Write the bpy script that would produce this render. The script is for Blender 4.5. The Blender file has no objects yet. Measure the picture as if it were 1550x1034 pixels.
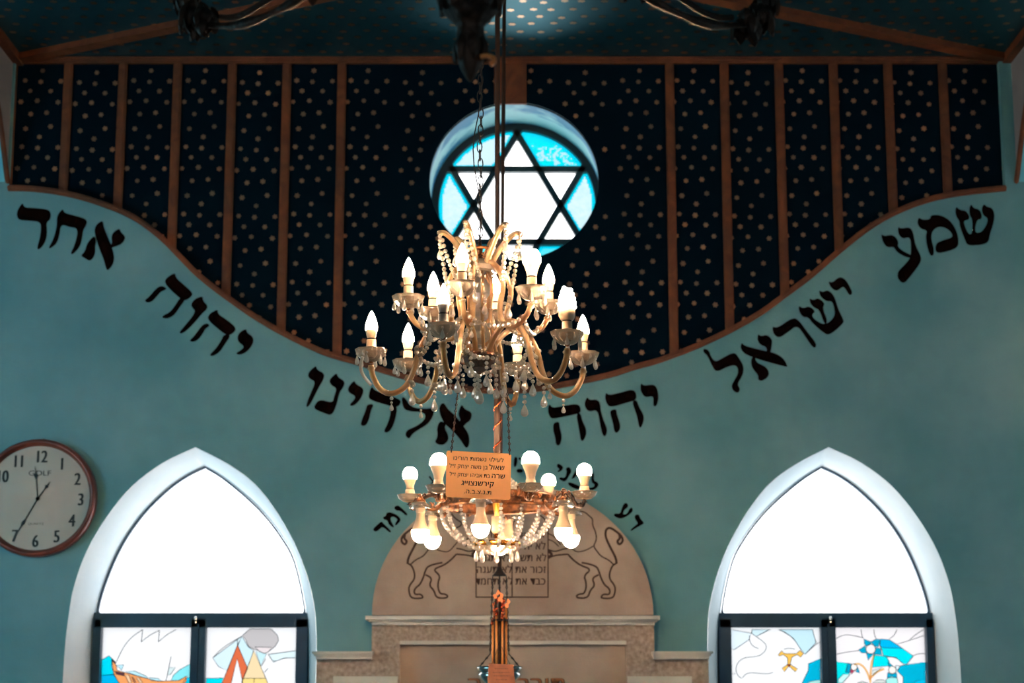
import bpy, math, random
from mathutils import Vector, Matrix
from mathutils.geometry import tessellate_polygon
random.seed(7)
PI = math.pi
SC = bpy.context.scene
COL = SC.collection

# ------------------------------------------------------------------ camera numbers
F = 2873.0; PITCH = math.radians(10.9); EYE = 1.6
CP, SP = math.cos(PITCH), math.sin(PITCH)
def P(px, py, Y):                      # where a sight line meets the upright plane at distance Y
    a = (517 - py) / F
    d = Y / (CP - a * SP)
    return Vector(((px - 775) / F * d, Y, EYE + d * (SP + a * CP)))
def PX(px, py, X):                     # ... meets the side plane at X
    d = X * F / (px - 775); u = (517 - py) / F * d
    return Vector((X, d * CP - u * SP, EYE + d * SP + u * CP))

def proj(v):
    h = v[2] - EYE; d = v[1] * CP + h * SP; u = -v[1] * SP + h * CP
    return 775 + F * v[0] / d, 517 - F * u / d

def lin(c):
    return tuple((v / 255 / 12.92) if v / 255 <= .04045 else ((v / 255 + .055) / 1.055) ** 2.4 for v in c)

# ------------------------------------------------------------------ materials
MATS = {}
def new_mat(name):
    m = bpy.data.materials.new(name); m.use_nodes = True
    nt = m.node_tree; nt.nodes.clear()
    out = nt.nodes.new('ShaderNodeOutputMaterial')
    MATS[name] = m
    return m, nt, out
def noise_col(nt, c1, c2, scale, detail=4, lo=.35, hi=.65, dist=0, vec='Object'):
    tc = nt.nodes.new('ShaderNodeTexCoord'); n = nt.nodes.new('ShaderNodeTexNoise')
    n.inputs['Scale'].default_value = scale; n.inputs['Detail'].default_value = detail
    n.inputs['Distortion'].default_value = dist
    r = nt.nodes.new('ShaderNodeValToRGB')
    r.color_ramp.elements[0].position = lo; r.color_ramp.elements[1].position = hi
    r.color_ramp.elements[0].color = (*c1, 1); r.color_ramp.elements[1].color = (*c2, 1)
    nt.links.new(tc.outputs[vec], n.inputs['Vector']); nt.links.new(n.outputs['Fac'], r.inputs['Fac'])
    return r.outputs['Color'], n.outputs['Fac']
def pmat(name, c1, c2=None, scale=6, rough=.8, metal=0, bump=0, bscale=60, spec=.5, dist=0, lo=.35, hi=.65):
    m, nt, out = new_mat(name)
    b = nt.nodes.new('ShaderNodeBsdfPrincipled')
    c2 = c2 or tuple(v * .85 for v in c1)
    col, _ = noise_col(nt, c1, c2, scale, dist=dist, lo=lo, hi=hi)
    nt.links.new(col, b.inputs['Base Color'])
    b.inputs['Roughness'].default_value = rough; b.inputs['Metallic'].default_value = metal
    b.inputs['Specular IOR Level'].default_value = spec
    if bump:
        _, f = noise_col(nt, c1, c2, bscale, detail=6)
        bp = nt.nodes.new('ShaderNodeBump'); bp.inputs['Strength'].default_value = bump; bp.inputs['Distance'].default_value = .01
        nt.links.new(f, bp.inputs['Height']); nt.links.new(bp.outputs[0], b.inputs['Normal'])
    nt.links.new(b.outputs[0], out.inputs[0])
    return m
WALL = pmat('blue_plaster', lin((114, 160, 166)), lin((92, 146, 154)), scale=2.2, rough=.85, bump=.12, bscale=90, spec=.2)
SOFFIT = pmat('cyan_plaster', lin((120, 205, 222)), lin((100, 190, 210)), scale=3, rough=.8)
REVC = pmat('mottled_cyan_reveal', lin((150, 208, 212)), lin((0, 128, 170)), scale=3.2, rough=.6, lo=.46, hi=.56)  # pale and deep cyan mixed by noise
WHITEP = pmat('white_plaster', lin((224, 234, 238)), lin((212, 226, 232)), scale=4, rough=.8, bump=.1, bscale=60)
GREYP = pmat('grey_plaster', lin((150, 148, 150)), lin((136, 136, 140)), scale=5, rough=.9)
NIGHT = pmat('midnight_blue_paint', lin((2, 20, 32)), lin((1, 15, 26)), scale=3, rough=.85, spec=.04)
CEILP = pmat('ceiling_blue_paint', lin((4, 24, 36)), lin((3, 18, 30)), scale=1.5, rough=.46, spec=1.0)
for _n in CEILP.node_tree.nodes:
    if _n.type == 'BSDF_PRINCIPLED': _n.inputs['Specular Tint'].default_value = (.18, .80, 1, 1); _n.inputs['IOR'].default_value = 1.9
GOLDS = pmat('gold_star_paint', lin((158, 106, 78)), lin((132, 88, 64)), scale=9, rough=.6, spec=.3)
GOLDC = pmat('ceiling_star_gilding', lin((205, 172, 140)), lin((190, 158, 128)), scale=9, rough=.34, metal=1)
LATH = pmat('brown_stained_wood', lin((118, 62, 30)), lin((94, 46, 22)), scale=7, rough=.65, dist=2)
INK = pmat('black_brown_paint', lin((9, 4, 4)), lin((15, 7, 5)), scale=20, rough=.9, spec=.0)
STONE = pmat('pale_carved_stone', lin((190, 166, 148)), lin((170, 144, 126)), scale=4, rough=.85, bump=.15, bscale=80)
ROUGHST = pmat('rough_hewn_stone', lin((196, 172, 154)), lin((160, 134, 116)), scale=60, rough=.9, bump=1.0, bscale=75, lo=.3, hi=.7)
TRIMST = pmat('smooth_white_stone', lin((222, 212, 198)), lin((206, 196, 182)), scale=6, rough=.7)
ENGR = pmat('brown_engraved_paint', lin((76, 46, 32)), lin((62, 38, 26)), scale=30, rough=.8)
FRAME = pmat('dark_painted_aluminium', lin((18, 62, 84)), lin((14, 52, 74)), scale=8, rough=.5)
LEAD = pmat('lead_came', lin((40, 66, 76)), lin((30, 52, 62)), scale=30, rough=.5)
BARS = pmat('dark_teal_star_frame', lin((12, 44, 50)), lin((10, 36, 44)), scale=10, rough=.6)
BRASS = pmat('antique_brass', lin((124, 74, 36)), lin((58, 34, 20)), scale=45, rough=.36, metal=.6, bump=.3, bscale=90)
BRASSG = pmat('golden_brass', lin((240, 165, 70)), lin((215, 140, 60)), scale=20, rough=.25, metal=.9)
BRONZE = pmat('dark_bronze', lin((66, 46, 34)), lin((32, 24, 20)), scale=30, rough=.58, metal=.6, bump=.4, bscale=70)
IRON = pmat('blackened_iron', lin((40, 32, 30)), lin((28, 24, 24)), scale=30, rough=.5, metal=.5)
RODM = pmat('brown_metal_tube', lin((62, 38, 24)), lin((50, 30, 20)), scale=20, rough=.55)
IVORY = pmat('ivory_plastic', lin((216, 184, 150)), lin((208, 176, 142)), scale=12, rough=.45)
SHADEPL = pmat('shaded_plastic', lin((140, 134, 126)), lin((120, 116, 110)), scale=12, rough=.5)  # backlit shade of the nearest candle, painted in as a greyer plastic
SIGNM = pmat('copper_coloured_card', lin((248, 180, 122)), lin((242, 170, 114)), scale=8, rough=.5)
_nt = SIGNM.node_tree; _b = [n for n in _nt.nodes if n.type == 'BSDF_PRINCIPLED'][0]; _o = [n for n in _nt.nodes if n.type == 'OUTPUT_MATERIAL'][0]
_t = _nt.nodes.new('ShaderNodeBsdfTranslucent'); _t.inputs['Color'].default_value = (*lin((252, 180, 118)), 1); _x = _nt.nodes.new('ShaderNodeMixShader'); _x.inputs[0].default_value = .6
_nt.links.new(_b.outputs[0], _x.inputs[1]); _nt.links.new(_t.outputs[0], _x.inputs[2]); _nt.links.new(_x.outputs[0], _o.inputs[0])
PLAQM = pmat('reddish_wood_board', lin((140, 80, 48)), lin((118, 64, 38)), scale=10, rough=.6, dist=2)
GILT = pmat('worn_orange_gilding', lin((190, 112, 66)), lin((166, 92, 52)), scale=10, rough=.6)
PRINT = pmat('black_print', lin((20, 14, 12)), rough=.6)
CLOCKF = pmat('clock_paper', lin((196, 178, 164)), lin((188, 168, 154)), scale=5, rough=.55)
CLOCKR = pmat('reddish_brown_clock_rim', lin((128, 58, 42)), lin((96, 40, 30)), scale=12, rough=.3)
TUBEM = pmat('dull_golden_tube', lin((226, 150, 80)), lin((190, 115, 58)), scale=9, rough=.4, metal=.35)
COPPER = pmat('bright_copper', lin((255, 130, 84)), lin((230, 96, 56)), scale=40, rough=.25, metal=.9)
SILVER = pmat('polished_silver', lin((220, 220, 215)), lin((200, 200, 198)), scale=14, rough=.15, metal=1)
FLOORM = pmat('stone_floor', lin((150, 140, 128)), lin((132, 122, 112)), scale=2, rough=.5)
ROOMW = pmat('pale_room_plaster', lin((170, 190, 196)), lin((158, 180, 188)), scale=2, rough=.9)

def crystal(name, col, dif, k_d=.38, rough=.04):
    m, nt, out = new_mat(name)
    g = nt.nodes.new('ShaderNodeBsdfGlass'); g.inputs['IOR'].default_value = 1.5; g.inputs['Roughness'].default_value = rough
    c, _ = noise_col(nt, col, tuple(v * .93 for v in col), 30)
    nt.links.new(c, g.inputs['Color'])
    d = nt.nodes.new('ShaderNodeBsdfDiffuse'); d.inputs['Color'].default_value = (*dif, 1)
    t = nt.nodes.new('ShaderNodeBsdfTranslucent'); t.inputs['Color'].default_value = (*dif, 1)
    a = nt.nodes.new('ShaderNodeMixShader'); a.inputs[0].default_value = .72
    nt.links.new(d.outputs[0], a.inputs[1]); nt.links.new(t.outputs[0], a.inputs[2])
    x = nt.nodes.new('ShaderNodeMixShader'); x.inputs[0].default_value = k_d
    nt.links.new(g.outputs[0], x.inputs[1]); nt.links.new(a.outputs[0], x.inputs[2])
    nt.links.new(x.outputs[0], out.inputs[0])
    return m
CRYS = crystal('clear_cut_crystal', (1, .97, .92), (1, .88, .74), .42)
CRYSB = crystal('lamplit_cut_bead', (1, .97, .93), (1, .92, .82), .5)  # whiter than the clear crystal: inner lamp's light put into the bead material
AMBER = crystal('amber_glass_arm', (1, .86, .68), (1, .72, .44), .36)
DISHG = crystal('pressed_glass_dish', (1, .97, .92), (.98, .82, .66), .26, .06)
SMOKE = crystal('smoked_glass_bowl', (.55, .42, .36), (.35, .2, .14), .3)

def glow(name, col, strength):
    m, nt, out = new_mat(name)
    e = nt.nodes.new('ShaderNodeEmission')
    lw = nt.nodes.new('ShaderNodeTexNoise'); lw.inputs['Scale'].default_value = 5
    mr = nt.nodes.new('ShaderNodeMapRange'); mr.inputs['To Min'].default_value = strength * .97; mr.inputs['To Max'].default_value = strength * 1.03
    nt.links.new(lw.outputs['Fac'], mr.inputs['Value']); nt.links.new(mr.outputs[0], e.inputs['Strength'])
    e.inputs['Color'].default_value = (*col, 1)
    nt.links.new(e.outputs[0], out.inputs[0])
    return m
WARM = (1.0, .65, .40)
BULB1 = glow('lit_candle_bulb', WARM, 480)
BULB2 = glow('lit_globe_bulb', WARM, 280)
FLAME = glow('orange_glow_tip', (1, .25, .08), 1.1)  # faint orange glow given to every third flame tip

def glass_pane(name, attr=None, col=None, trans=.12):
    m, nt, out = new_mat(name)
    t = nt.nodes.new('ShaderNodeBsdfTranslucent'); tr = nt.nodes.new('ShaderNodeBsdfTransparent')
    gl = nt.nodes.new('ShaderNodeBsdfGlossy'); gl.inputs['Roughness'].default_value = .1
    if attr:
        a = nt.nodes.new('ShaderNodeAttribute'); a.attribute_name = attr; src = a.outputs['Color']
    else:
        src, _ = noise_col(nt, col, tuple(v * .97 for v in col), 8)
    nt.links.new(src, t.inputs['Color']); nt.links.new(src, tr.inputs['Color'])
    mx = nt.nodes.new('ShaderNodeMixShader'); mx.inputs[0].default_value = trans
    nt.links.new(t.outputs[0], mx.inputs[1]); nt.links.new(tr.outputs[0], mx.inputs[2])
    m2 = nt.nodes.new('ShaderNodeMixShader'); m2.inputs[0].default_value = .03
    nt.links.new(mx.outputs[0], m2.inputs[1]); nt.links.new(gl.outputs[0], m2.inputs[2])
    nt.links.new(m2.outputs[0], out.inputs[0])
    return m
CLEAR = glass_pane('frosted_white_glass', col=(.55, .56, .57), trans=.75)
STAIN = glass_pane('stained_glass', attr='tint', trans=.5)
SKY = 7.0; TK = 1.2 / SKY

# ------------------------------------------------------------------ mesh builder
class MB:
    def __init__(s): s.v = []; s.f = []; s.m = []; s.sm = []
    def add(s, vs, fs, mi=0, smooth=False):
        o = len(s.v); s.v += [tuple(v) for v in vs]
        for f in fs: s.f.append([i + o for i in f]); s.m.append(mi); s.sm.append(smooth)
        return s
    def box(s, a, b, mi=0):
        x0, y0, z0 = a; x1, y1, z1 = b
        v = [(x0,y0,z0),(x1,y0,z0),(x1,y1,z0),(x0,y1,z0),(x0,y0,z1),(x1,y0,z1),(x1,y1,z1),(x0,y1,z1)]
        return s.add(v, [(0,3,2,1),(4,5,6,7),(0,1,5,4),(1,2,6,5),(2,3,7,6),(3,0,4,7)], mi)
    def slab(s, loops, y0, y1, mi=0, side_mi=None, back=True):
        """loops of (x,z); front at y0, back at y1; first loop outer, others holes"""
        tri = tessellate_polygon([[Vector((p[0], p[1], 0)) for p in l] for l in loops])
        flat = [p for l in loops for p in l]
        s.add([(p[0], y0, p[1]) for p in flat], tri, mi)
        if back: s.add([(p[0], y1, p[1]) for p in flat], [t[::-1] for t in tri], mi)
        for l in loops:
            n = len(l)
            s.add([(p[0], y0, p[1]) for p in l] + [(p[0], y1, p[1]) for p in l],
                  [(i, (i + 1) % n, (i + 1) % n + n, i + n) for i in range(n)], mi if side_mi is None else side_mi)
        return s
    def loft(s, a, b, mi=0, closed=True, smooth=False):
        n = len(a); r = range(n if closed else n - 1)
        return s.add(list(a) + list(b), [(i, (i + 1) % n, (i + 1) % n + n, i + n) for i in r], mi, smooth)
    def tube(s, pts, rad, n=8, mi=0, closed=False, smooth=True, sx=1):
        pts = [Vector(p) for p in pts]; k = len(pts)
        if not hasattr(rad, '__len__'): rad = [rad] * k
        up = None; rings = []
        for i in range(k):
            a = pts[(i - 1) % k] if (closed or i) else pts[0]
            b = pts[(i + 1) % k] if (closed or i < k - 1) else pts[-1]
            t = (b - a); t = t.normalized() if t.length > 1e-9 else Vector((0, 0, 1))
            if up is None:
                up = Vector((0, 1, 0)) if abs(t.y) < .9 else Vector((1, 0, 0))
            up = (up - t * up.dot(t)); up.normalize()
            sd = t.cross(up)
            for j in range(n):
                an = 2 * PI * j / n
                s_ = up * math.cos(an) * rad[i] * sx + sd * math.sin(an) * rad[i]
                rings.append(pts[i] + s_)
        fs = []
        for i in range(k if closed else k - 1):
            for j in range(n):
                a = i * n + j; b = i * n + (j + 1) % n; c = ((i + 1) % k) * n + (j + 1) % n; d = ((i + 1) % k) * n + j
                fs.append((a, b, c, d))
        if not closed: fs += [tuple(range(n))[::-1], tuple((k - 1) * n + j for j in range(n))]
        return s.add(rings, fs, mi, smooth)
    def lathe(s, prof, c=(0, 0, 0), n=16, mi=0, M=None, smooth=True, wob=0, wn=8):
        """prof: (r,z) list; optional scalloped edge"""
        vs = []; c = Vector(c)
        for (r, z) in prof:
            for j in range(n):
                a = 2 * PI * j / n
                rr = r * (1 + wob * math.cos(wn * a) * (1 if r > .004 else 0))
                p = Vector((rr * math.cos(a), rr * math.sin(a), z))
                vs.append((M @ p if M else p) + c)
        fs = [(i * n + j, i * n + (j + 1) % n, (i + 1) * n + (j + 1) % n, (i + 1) * n + j) for i in range(len(prof) - 1) for j in range(n)]
        if prof[0][0] > 1e-6: fs.append(tuple(range(n))[::-1])
        if prof[-1][0] > 1e-6: fs.append(tuple((len(prof) - 1) * n + j for j in range(n)))
        return s.add(vs, fs, mi, smooth)
    def ball(s, c, r, n=8, m=5, mi=0, smooth=False, sz=1):
        return s.lathe([(max(r * math.sin(PI * i / m), 1e-7), -r * sz * math.cos(PI * i / m)) for i in range(m + 1)], c, n, mi, smooth=smooth)

ORIG = {}
def build(name, mb, mats, parent=None, origin=None, **props):
    me = bpy.data.meshes.new(name)
    o0 = Vector(ORIG[parent.name]) if parent else Vector(origin or (0, 0, 0))
    me.from_pydata([tuple(Vector(v) - o0) for v in mb.v], [], mb.f)
    if not isinstance(mats, (list, tuple)): mats = [mats]
    for m in mats: me.materials.append(m)
    me.polygons.foreach_set('material_index', mb.m); me.polygons.foreach_set('use_smooth', mb.sm)
    me.update()
    ob = bpy.data.objects.new(name, me); COL.objects.link(ob)
    if parent: ob.parent = parent
    else: ob.location = o0
    ORIG[ob.name] = tuple(o0)
    for k, v in props.items(): ob[k] = v
    return ob
def thing(name, loc, label, cat, group=None):
    o = bpy.data.objects.new(name, None); COL.objects.link(o); o.location = loc
    o.empty_display_size = .05
    ORIG[o.name] = tuple(loc); o['label'] = label; o['category'] = cat
    if group: o['group'] = group
    return o
def struct(name, mb, mats, parent=None, **k):
    if parent: return build(name, mb, mats, parent, **k)
    return build(name, mb, mats, kind='structure', **k)

def chaikin(p, it=2, closed=True):
    for _ in range(it):
        q = []; n = len(p)
        for i in range(n if closed else n - 1):
            a, b = p[i], p[(i + 1) % n]
            q.append(tuple(.75 * u + .25 * w for u, w in zip(a, b))); q.append(tuple(.25 * u + .75 * w for u, w in zip(a, b)))
        p = q if closed else [p[0]] + q + [p[-1]]
    return p
def spline(pts, k=6):
    pts = [Vector(p) for p in pts]; out = []
    for i in range(len(pts) - 1):
        p0 = pts[max(i - 1, 0)]; p1 = pts[i]; p2 = pts[i + 1]; p3 = pts[min(i + 2, len(pts) - 1)]
        for j in range(k):
            t = j / k
            out.append(.5 * ((2 * p1) + (p2 - p0) * t + (2 * p0 - 5 * p1 + 4 * p2 - p3) * t * t + (3 * p1 - p0 - 3 * p2 + p3) * t ** 3))
    out.append(pts[-1]); return out

def text_mb(mb, body, M, size, bold=0, align='CENTER', mi=0, rtl=False, sx=1.0):
    c = bpy.data.curves.new('t', 'FONT'); c.body = body[::-1] if rtl else body
    c.align_x = align; c.size = size; c.space_character = 1.06 if rtl else 1;  c.resolution_u = 4
    o = bpy.data.objects.new('t', c); me = bpy.data.meshes.new_from_object(o)
    for k, d in enumerate([0] if bold <= .012 else [0, -bold * .8, bold * .8]):
        mb.add([M @ Vector((v.co.x * sx + d * size, v.co.y + d * size * .2, .00004 * k)) for v in me.vertices], [tuple(p.vertices) for p in me.polygons], mi)
    bpy.data.objects.remove(o); bpy.data.curves.remove(c); bpy.data.meshes.remove(me)

# plane axes
YW = 8.82          # front of the blue wall
YS = 8.86          # front of the starry wall
def pw(px, py, Y=YW):
    v = P(px, py, Y); return (v.x, v.z)
CZ = P(775, 88, YS).z       # ceiling height
SX = 2.43                   # half width of the raised bay

# ------------------------------------------------------------------ the curved top of the blue wall
curve_px = [(13,289),(50,290),(100,297),(150,311),(200,332),(240,361),(270,391),(300,421),(340,452),(380,480),(420,504),(470,529),(500,541),
 (545,554),(600,571),(640,581),(684,590),(729,595),(775,596),(820,592),(865,584),(922,572),(960,560),(1000,549),(1050,530),(1100,507),(1150,479),(1190,450),
 (1230,420),(1270,385),(1310,353),(1350,328),(1400,308),(1450,297),(1522,289)]
curve = [pw(*p) for p in curve_px]
curve = [(v.x, v.y) for v in spline([(x, z, 0) for x, z in curve], 3)]
XL, XR = -4.3, 4.3
def arch(cx, spring, half, apex, bottom, skew=1.0):
    """pointed arch outline in px around cx"""
    L = [(cx - half, bottom), (cx - half, spring)]
    n = 14; prof = []
    for i in range(1, n + 1):
        t = i / n; x = t
        prof.append((t, 1 - (1 - t) ** 1.0))
    return L
def arch_loop(left_pts, right_pts):
    return left_pts + right_pts[::-1]
# pointed windows, traced outer (wall face) and inner (glass) outlines: bottom-left up to the apex, then bottom-right up
ZB = 1.05
def smooth_side(pts): return [(v.x, v.y) for v in spline([(a, b, 0) for a, b in pts], 4)]
def win_loops(dx=0, mir=False):
    oL = [(95,1034),(99,975),(105,925),(113,885),(131,835),(162,782),(200,736),(246,701),(296,677)]
    oR = [(478,1034),(479,965),(475,913),(462,863),(443,817),(416,771),(385,732),(346,703),(296,677)]
    iL = [(141,1034),(143,980),(147,922),(161,874),(184,823),(215,778),(252,741),(283,719),(310,706)]
    iR = [(465,1034),(465,980),(462,920),(447,851),(427,813),(400,778),(369,748),(335,721),(310,706)]
    out = []
    for L, R, Y in ((oL, oR, YW), (iL, iR, YW + .26)):
        loop = smooth_side(L) + smooth_side(R)[::-1][1:]
        if mir: loop = [(1550 - x + (dx if Y > YW else 0), y) for x, y in loop][::-1]
        w = [pw(x, y, Y) for x, y in loop]
        w[0] = (w[0][0], w[0][1]); 
        w = [(w[0][0], ZB)] + w + [(w[-1][0], ZB)]
        out.append(w)
    return out
w1o, w1i = win_loops()
w2o, w2i = win_loops(dx=4, mir=True)

# blue wall
mb = MB()
outer = [(XL, 0), (XL, CZ + .0), (-SX - .0, CZ), (curve[0][0], curve[0][1])] + curve[1:-1] + [(curve[-1][0], curve[-1][1]), (SX, CZ), (XR, CZ), (XR, 0)]
outer = [(XL, 0), (XL, CZ), (curve[0][0], CZ)] + curve + [(curve[-1][0], CZ), (XR, CZ), (XR, 0)]
mb.slab([outer, w1o, w2o], YW, YS)
wall = struct('wall_back', mb, WALL)

# molding along the curve
mb = MB()
cv = [Vector((x, 0, z)) for x, z in curve]
lo, hi = [], []
for i, p in enumerate(cv):
    t = (cv[min(i + 1, len(cv) - 1)] - cv[max(i - 1, 0)]).normalized()
    nrm = Vector((-t.z, 0, t.x))
    lo.append(p - nrm * .002); hi.append(p + nrm * .024)
def ribbon(mb, lo, hi, y0, y1, mi=0):
    n = len(lo)
    A = [Vector((p.x, y0, p.z)) for p in lo]; B = [Vector((p.x, y0, p.z)) for p in hi]
    C = [Vector((p.x, y1, p.z)) for p in lo]; D = [Vector((p.x, y1, p.z)) for p in hi]
    mb.loft(A, B, mi, False); mb.loft(C, A, mi, False); mb.loft(B, D, mi, False)
ribbon(mb, lo, hi, YW - .02, YS)
mid = [(a + b) / 2 for a, b in zip(lo, hi)]
ribbon(mb, [m_ - (m_ - l) * .35 for m_, l in zip(mid, lo)], [m_ + (h - m_) * .35 for m_, h in zip(mid, hi)], YW - .03, YW - .02)
struct('trim_1', mb, LATH)

# ------------------------------------------------------------------ starry wall with round opening
def star(mb, x, z, r, to3, mi=1, n=5, inner=.5, rot=0):
    vs = [to3(x, z)]
    for i in range(2 * n):
        rr = r if i % 2 == 0 else r * inner
        a = PI / 2 + rot + PI * i / n
        vs.append(to3(x + rr * math.cos(a), z + rr * math.sin(a)))
    mb.add(vs, [(0, 1 + i, 1 + (i + 1) % (2 * n)) for i in range(2 * n)], mi)
TILE = [(50,0),(121,6),(75,48),(168,49),(35,98),(109,93),(203,100),(83,154),(154,148),(63,221),(175,211),(127,258),(212,3)]
RO = .409; ROZ = .394
oc = P(778, 155, YS); OX, OZ = oc.x, oc.z - ROZ
circ = [(OX + RO * math.cos(2 * PI * i / 72), OZ + ROZ * math.sin(2 * PI * i / 72)) for i in range(72)]
mb = MB()
mb.slab([[(-SX - .3, 2.9), (-SX - .3, CZ + .05), (SX + .3, CZ + .05), (SX + .3, 2.9)], circ], YS, YS + .03)
pitch = 82.6 / 311.5
x0 = P(105, 95, YS).x
tz0 = P(775, 122, YS).z
rng = random.Random(3)
for c in range(-1, 19):
    for k in range(-1, 8):
        for (dx, dy) in TILE:
            x = x0 + c * pitch + dx / 2.98 / 311.5
            z = tz0 - (k * 101.7 + dy / 2.98) / 302.5 - (0 if c % 3 else .01)
            if abs(x) > SX - .02 or z > CZ - .04 or z < 3.0: continue
            if math.hypot(x - OX, z - OZ) < RO + .03: continue
            star(mb, x, z, .0148 * rng.uniform(.92, 1.08), lambda a, b: Vector((a, YS - .0015, b)), 1, 6, .62, rng.uniform(0, 1))
struct('wall_back_upper', mb, [NIGHT, GOLDS])

# laths on the starry wall
lath_px = [105, 187.5, 270, 352.5, 435, 518, 1013, 1095.5, 1178, 1260.5, 1343, 1425.5]
def curve_z(x):
    for a, b in zip(curve, curve[1:]):
        if a[0] <= x <= b[0]: return a[1] + (b[1] - a[1]) * (x - a[0]) / (b[0] - a[0] + 1e-9)
    return curve[0][1]
n_tr = 2
for px in lath_px:
    x = P(px, 95, YS).x; mb = MB()
    mb.box((x - .021, YS - .014, curve_z(x) - .02), (x + .021, YS + .001, CZ))
    mb.box((x - .013, YS - .019, curve_z(x) - .02), (x + .013, YS - .013, CZ))
    struct('trim_%d' % n_tr, mb, LATH); n_tr += 1
mb = MB(); xa, xb = P(748, 110, YS).x, P(797, 110, YS).x
mb.box((xa, YS - .014, OZ + ROZ - .012), (xb, YS + .001, CZ))
struct('trim_%d' % n_tr, mb, LATH); n_tr += 1
# top rail
mb = MB(); mb.box((-SX, YS - .03, CZ - .026), (SX, YS, CZ)); mb.box((-SX, YS - .022, CZ - .032), (SX, YS, CZ - .025)); mb.box((-SX, YS - .036, CZ - .014), (SX, YS, CZ - .006))
struct('trim_%d' % n_tr, mb, LATH); n_tr += 1

# ------------------------------------------------------------------ ceiling
mb = MB()
mb.box((XL, -3.2, CZ), (XR, YS + .03, CZ + .1))
rng = random.Random(5)
for i in range(-26, 27):
    for j in range(0, 56):
        x = i * .092 + rng.uniform(-.012, .012) + (.046 if j % 2 else 0); y = YS - .1 - j * .094 + rng.uniform(-.015, .015)
        if abs(x) > SX - .05: continue
        star(mb, x, y, .020, lambda a, b: Vector((a, b, CZ - .0015)), 1, 6, .7, rng.uniform(0, 1))
struct('ceiling', mb, [CEILP, GOLDC])
# diagonal timbers on the ceiling
def flat_bar(a, b, w, z0, z1):
    a = Vector(a); b = Vector(b); d = (b - a).normalized(); n = Vector((-d.y, d.x)) * w / 2
    q = [a + n, b + n, b - n, a - n]; m = MB()
    m.add([(p.x, p.y, z0) for p in q] + [(p.x, p.y, z1) for p in q], [(0,1,2,3),(7,6,5,4),(0,4,5,1),(1,5,6,2),(2,6,7,3),(3,7,4,0)])
    return m
for (a, b) in (((-SX, YS - .02), (0, 7.55)), ((SX, YS - .02), (0, 7.55))):
    struct('trim_%d' % n_tr, flat_bar(a, b, .075, CZ - .03, CZ + .001), LATH); n_tr += 1

# ------------------------------------------------------------------ raised bay side panels with thick curved soffits
def side(sgn):
    X = sgn * SX
    # curved lower edge on the side plane (y from the wall towards the room)
    e = [(YS, 4.05), (8.80, 4.10), (8.72, 4.21), (8.62, 4.34), (8.48, 4.47), (8.3, 4.56), (8.05, 4.62), (7.6, 4.64), (6.6, 4.645), (5.0, 4.645), (-3, 4.645)]
    e = [(v.x, v.y) for v in spline([(a, b, 0) for a, b in e], 4)]
    e = [(y, min(z, CZ - .02)) for y, z in e]
    a = [Vector((X, y, z)) for y, z in e]; t = [Vector((X, y, CZ)) for y, z in e]
    mb = MB(); mb.loft(a, t, 0, False)
    XO = X + sgn * .5
    o = [Vector((XO, y, z)) for y, z in e]; ot = [Vector((XO, y, CZ)) for y, z in e]
    mb.loft(a, o, 1, False); mb.loft(o, ot, 1, False)
    nm = 'wall_left' if sgn < 0 else 'wall_right'
    w = struct(nm + '_bay', mb, [GREYP, SOFFIT])
    mb = MB()
    mb.tube([v + Vector((-sgn * .004, 0, .006)) for v in a], .013, 6)
    mb.tube([Vector((X - sgn * .006, YS - .012, z)) for z in (4.06, 4.3, CZ)], .012, 4)
    mb.box((min(X, X - sgn * .04), -3, CZ - .04), (max(X, X - sgn * .04), YS, CZ))
    global n_tr
    struct('trim_%d' % n_tr, mb, LATH); n_tr += 1
    mb = MB(); mb.box((min(sgn * 4.3, sgn * 4.4), -3.2, 0), (max(sgn * 4.3, sgn * 4.4), YW + .6, CZ + .1))
    struct(nm, mb, ROOMW)
side(-1); side(1)
mb = MB(); mb.box((XL, -3.2, -.1), (XR, YW + .04, 0)); struct('floor', mb, FLOORM)
mb = MB(); mb.box((XL, -3.3, 0), (XR, -3.2, CZ + .1)); struct('wall_front', mb, ROOMW)

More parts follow.
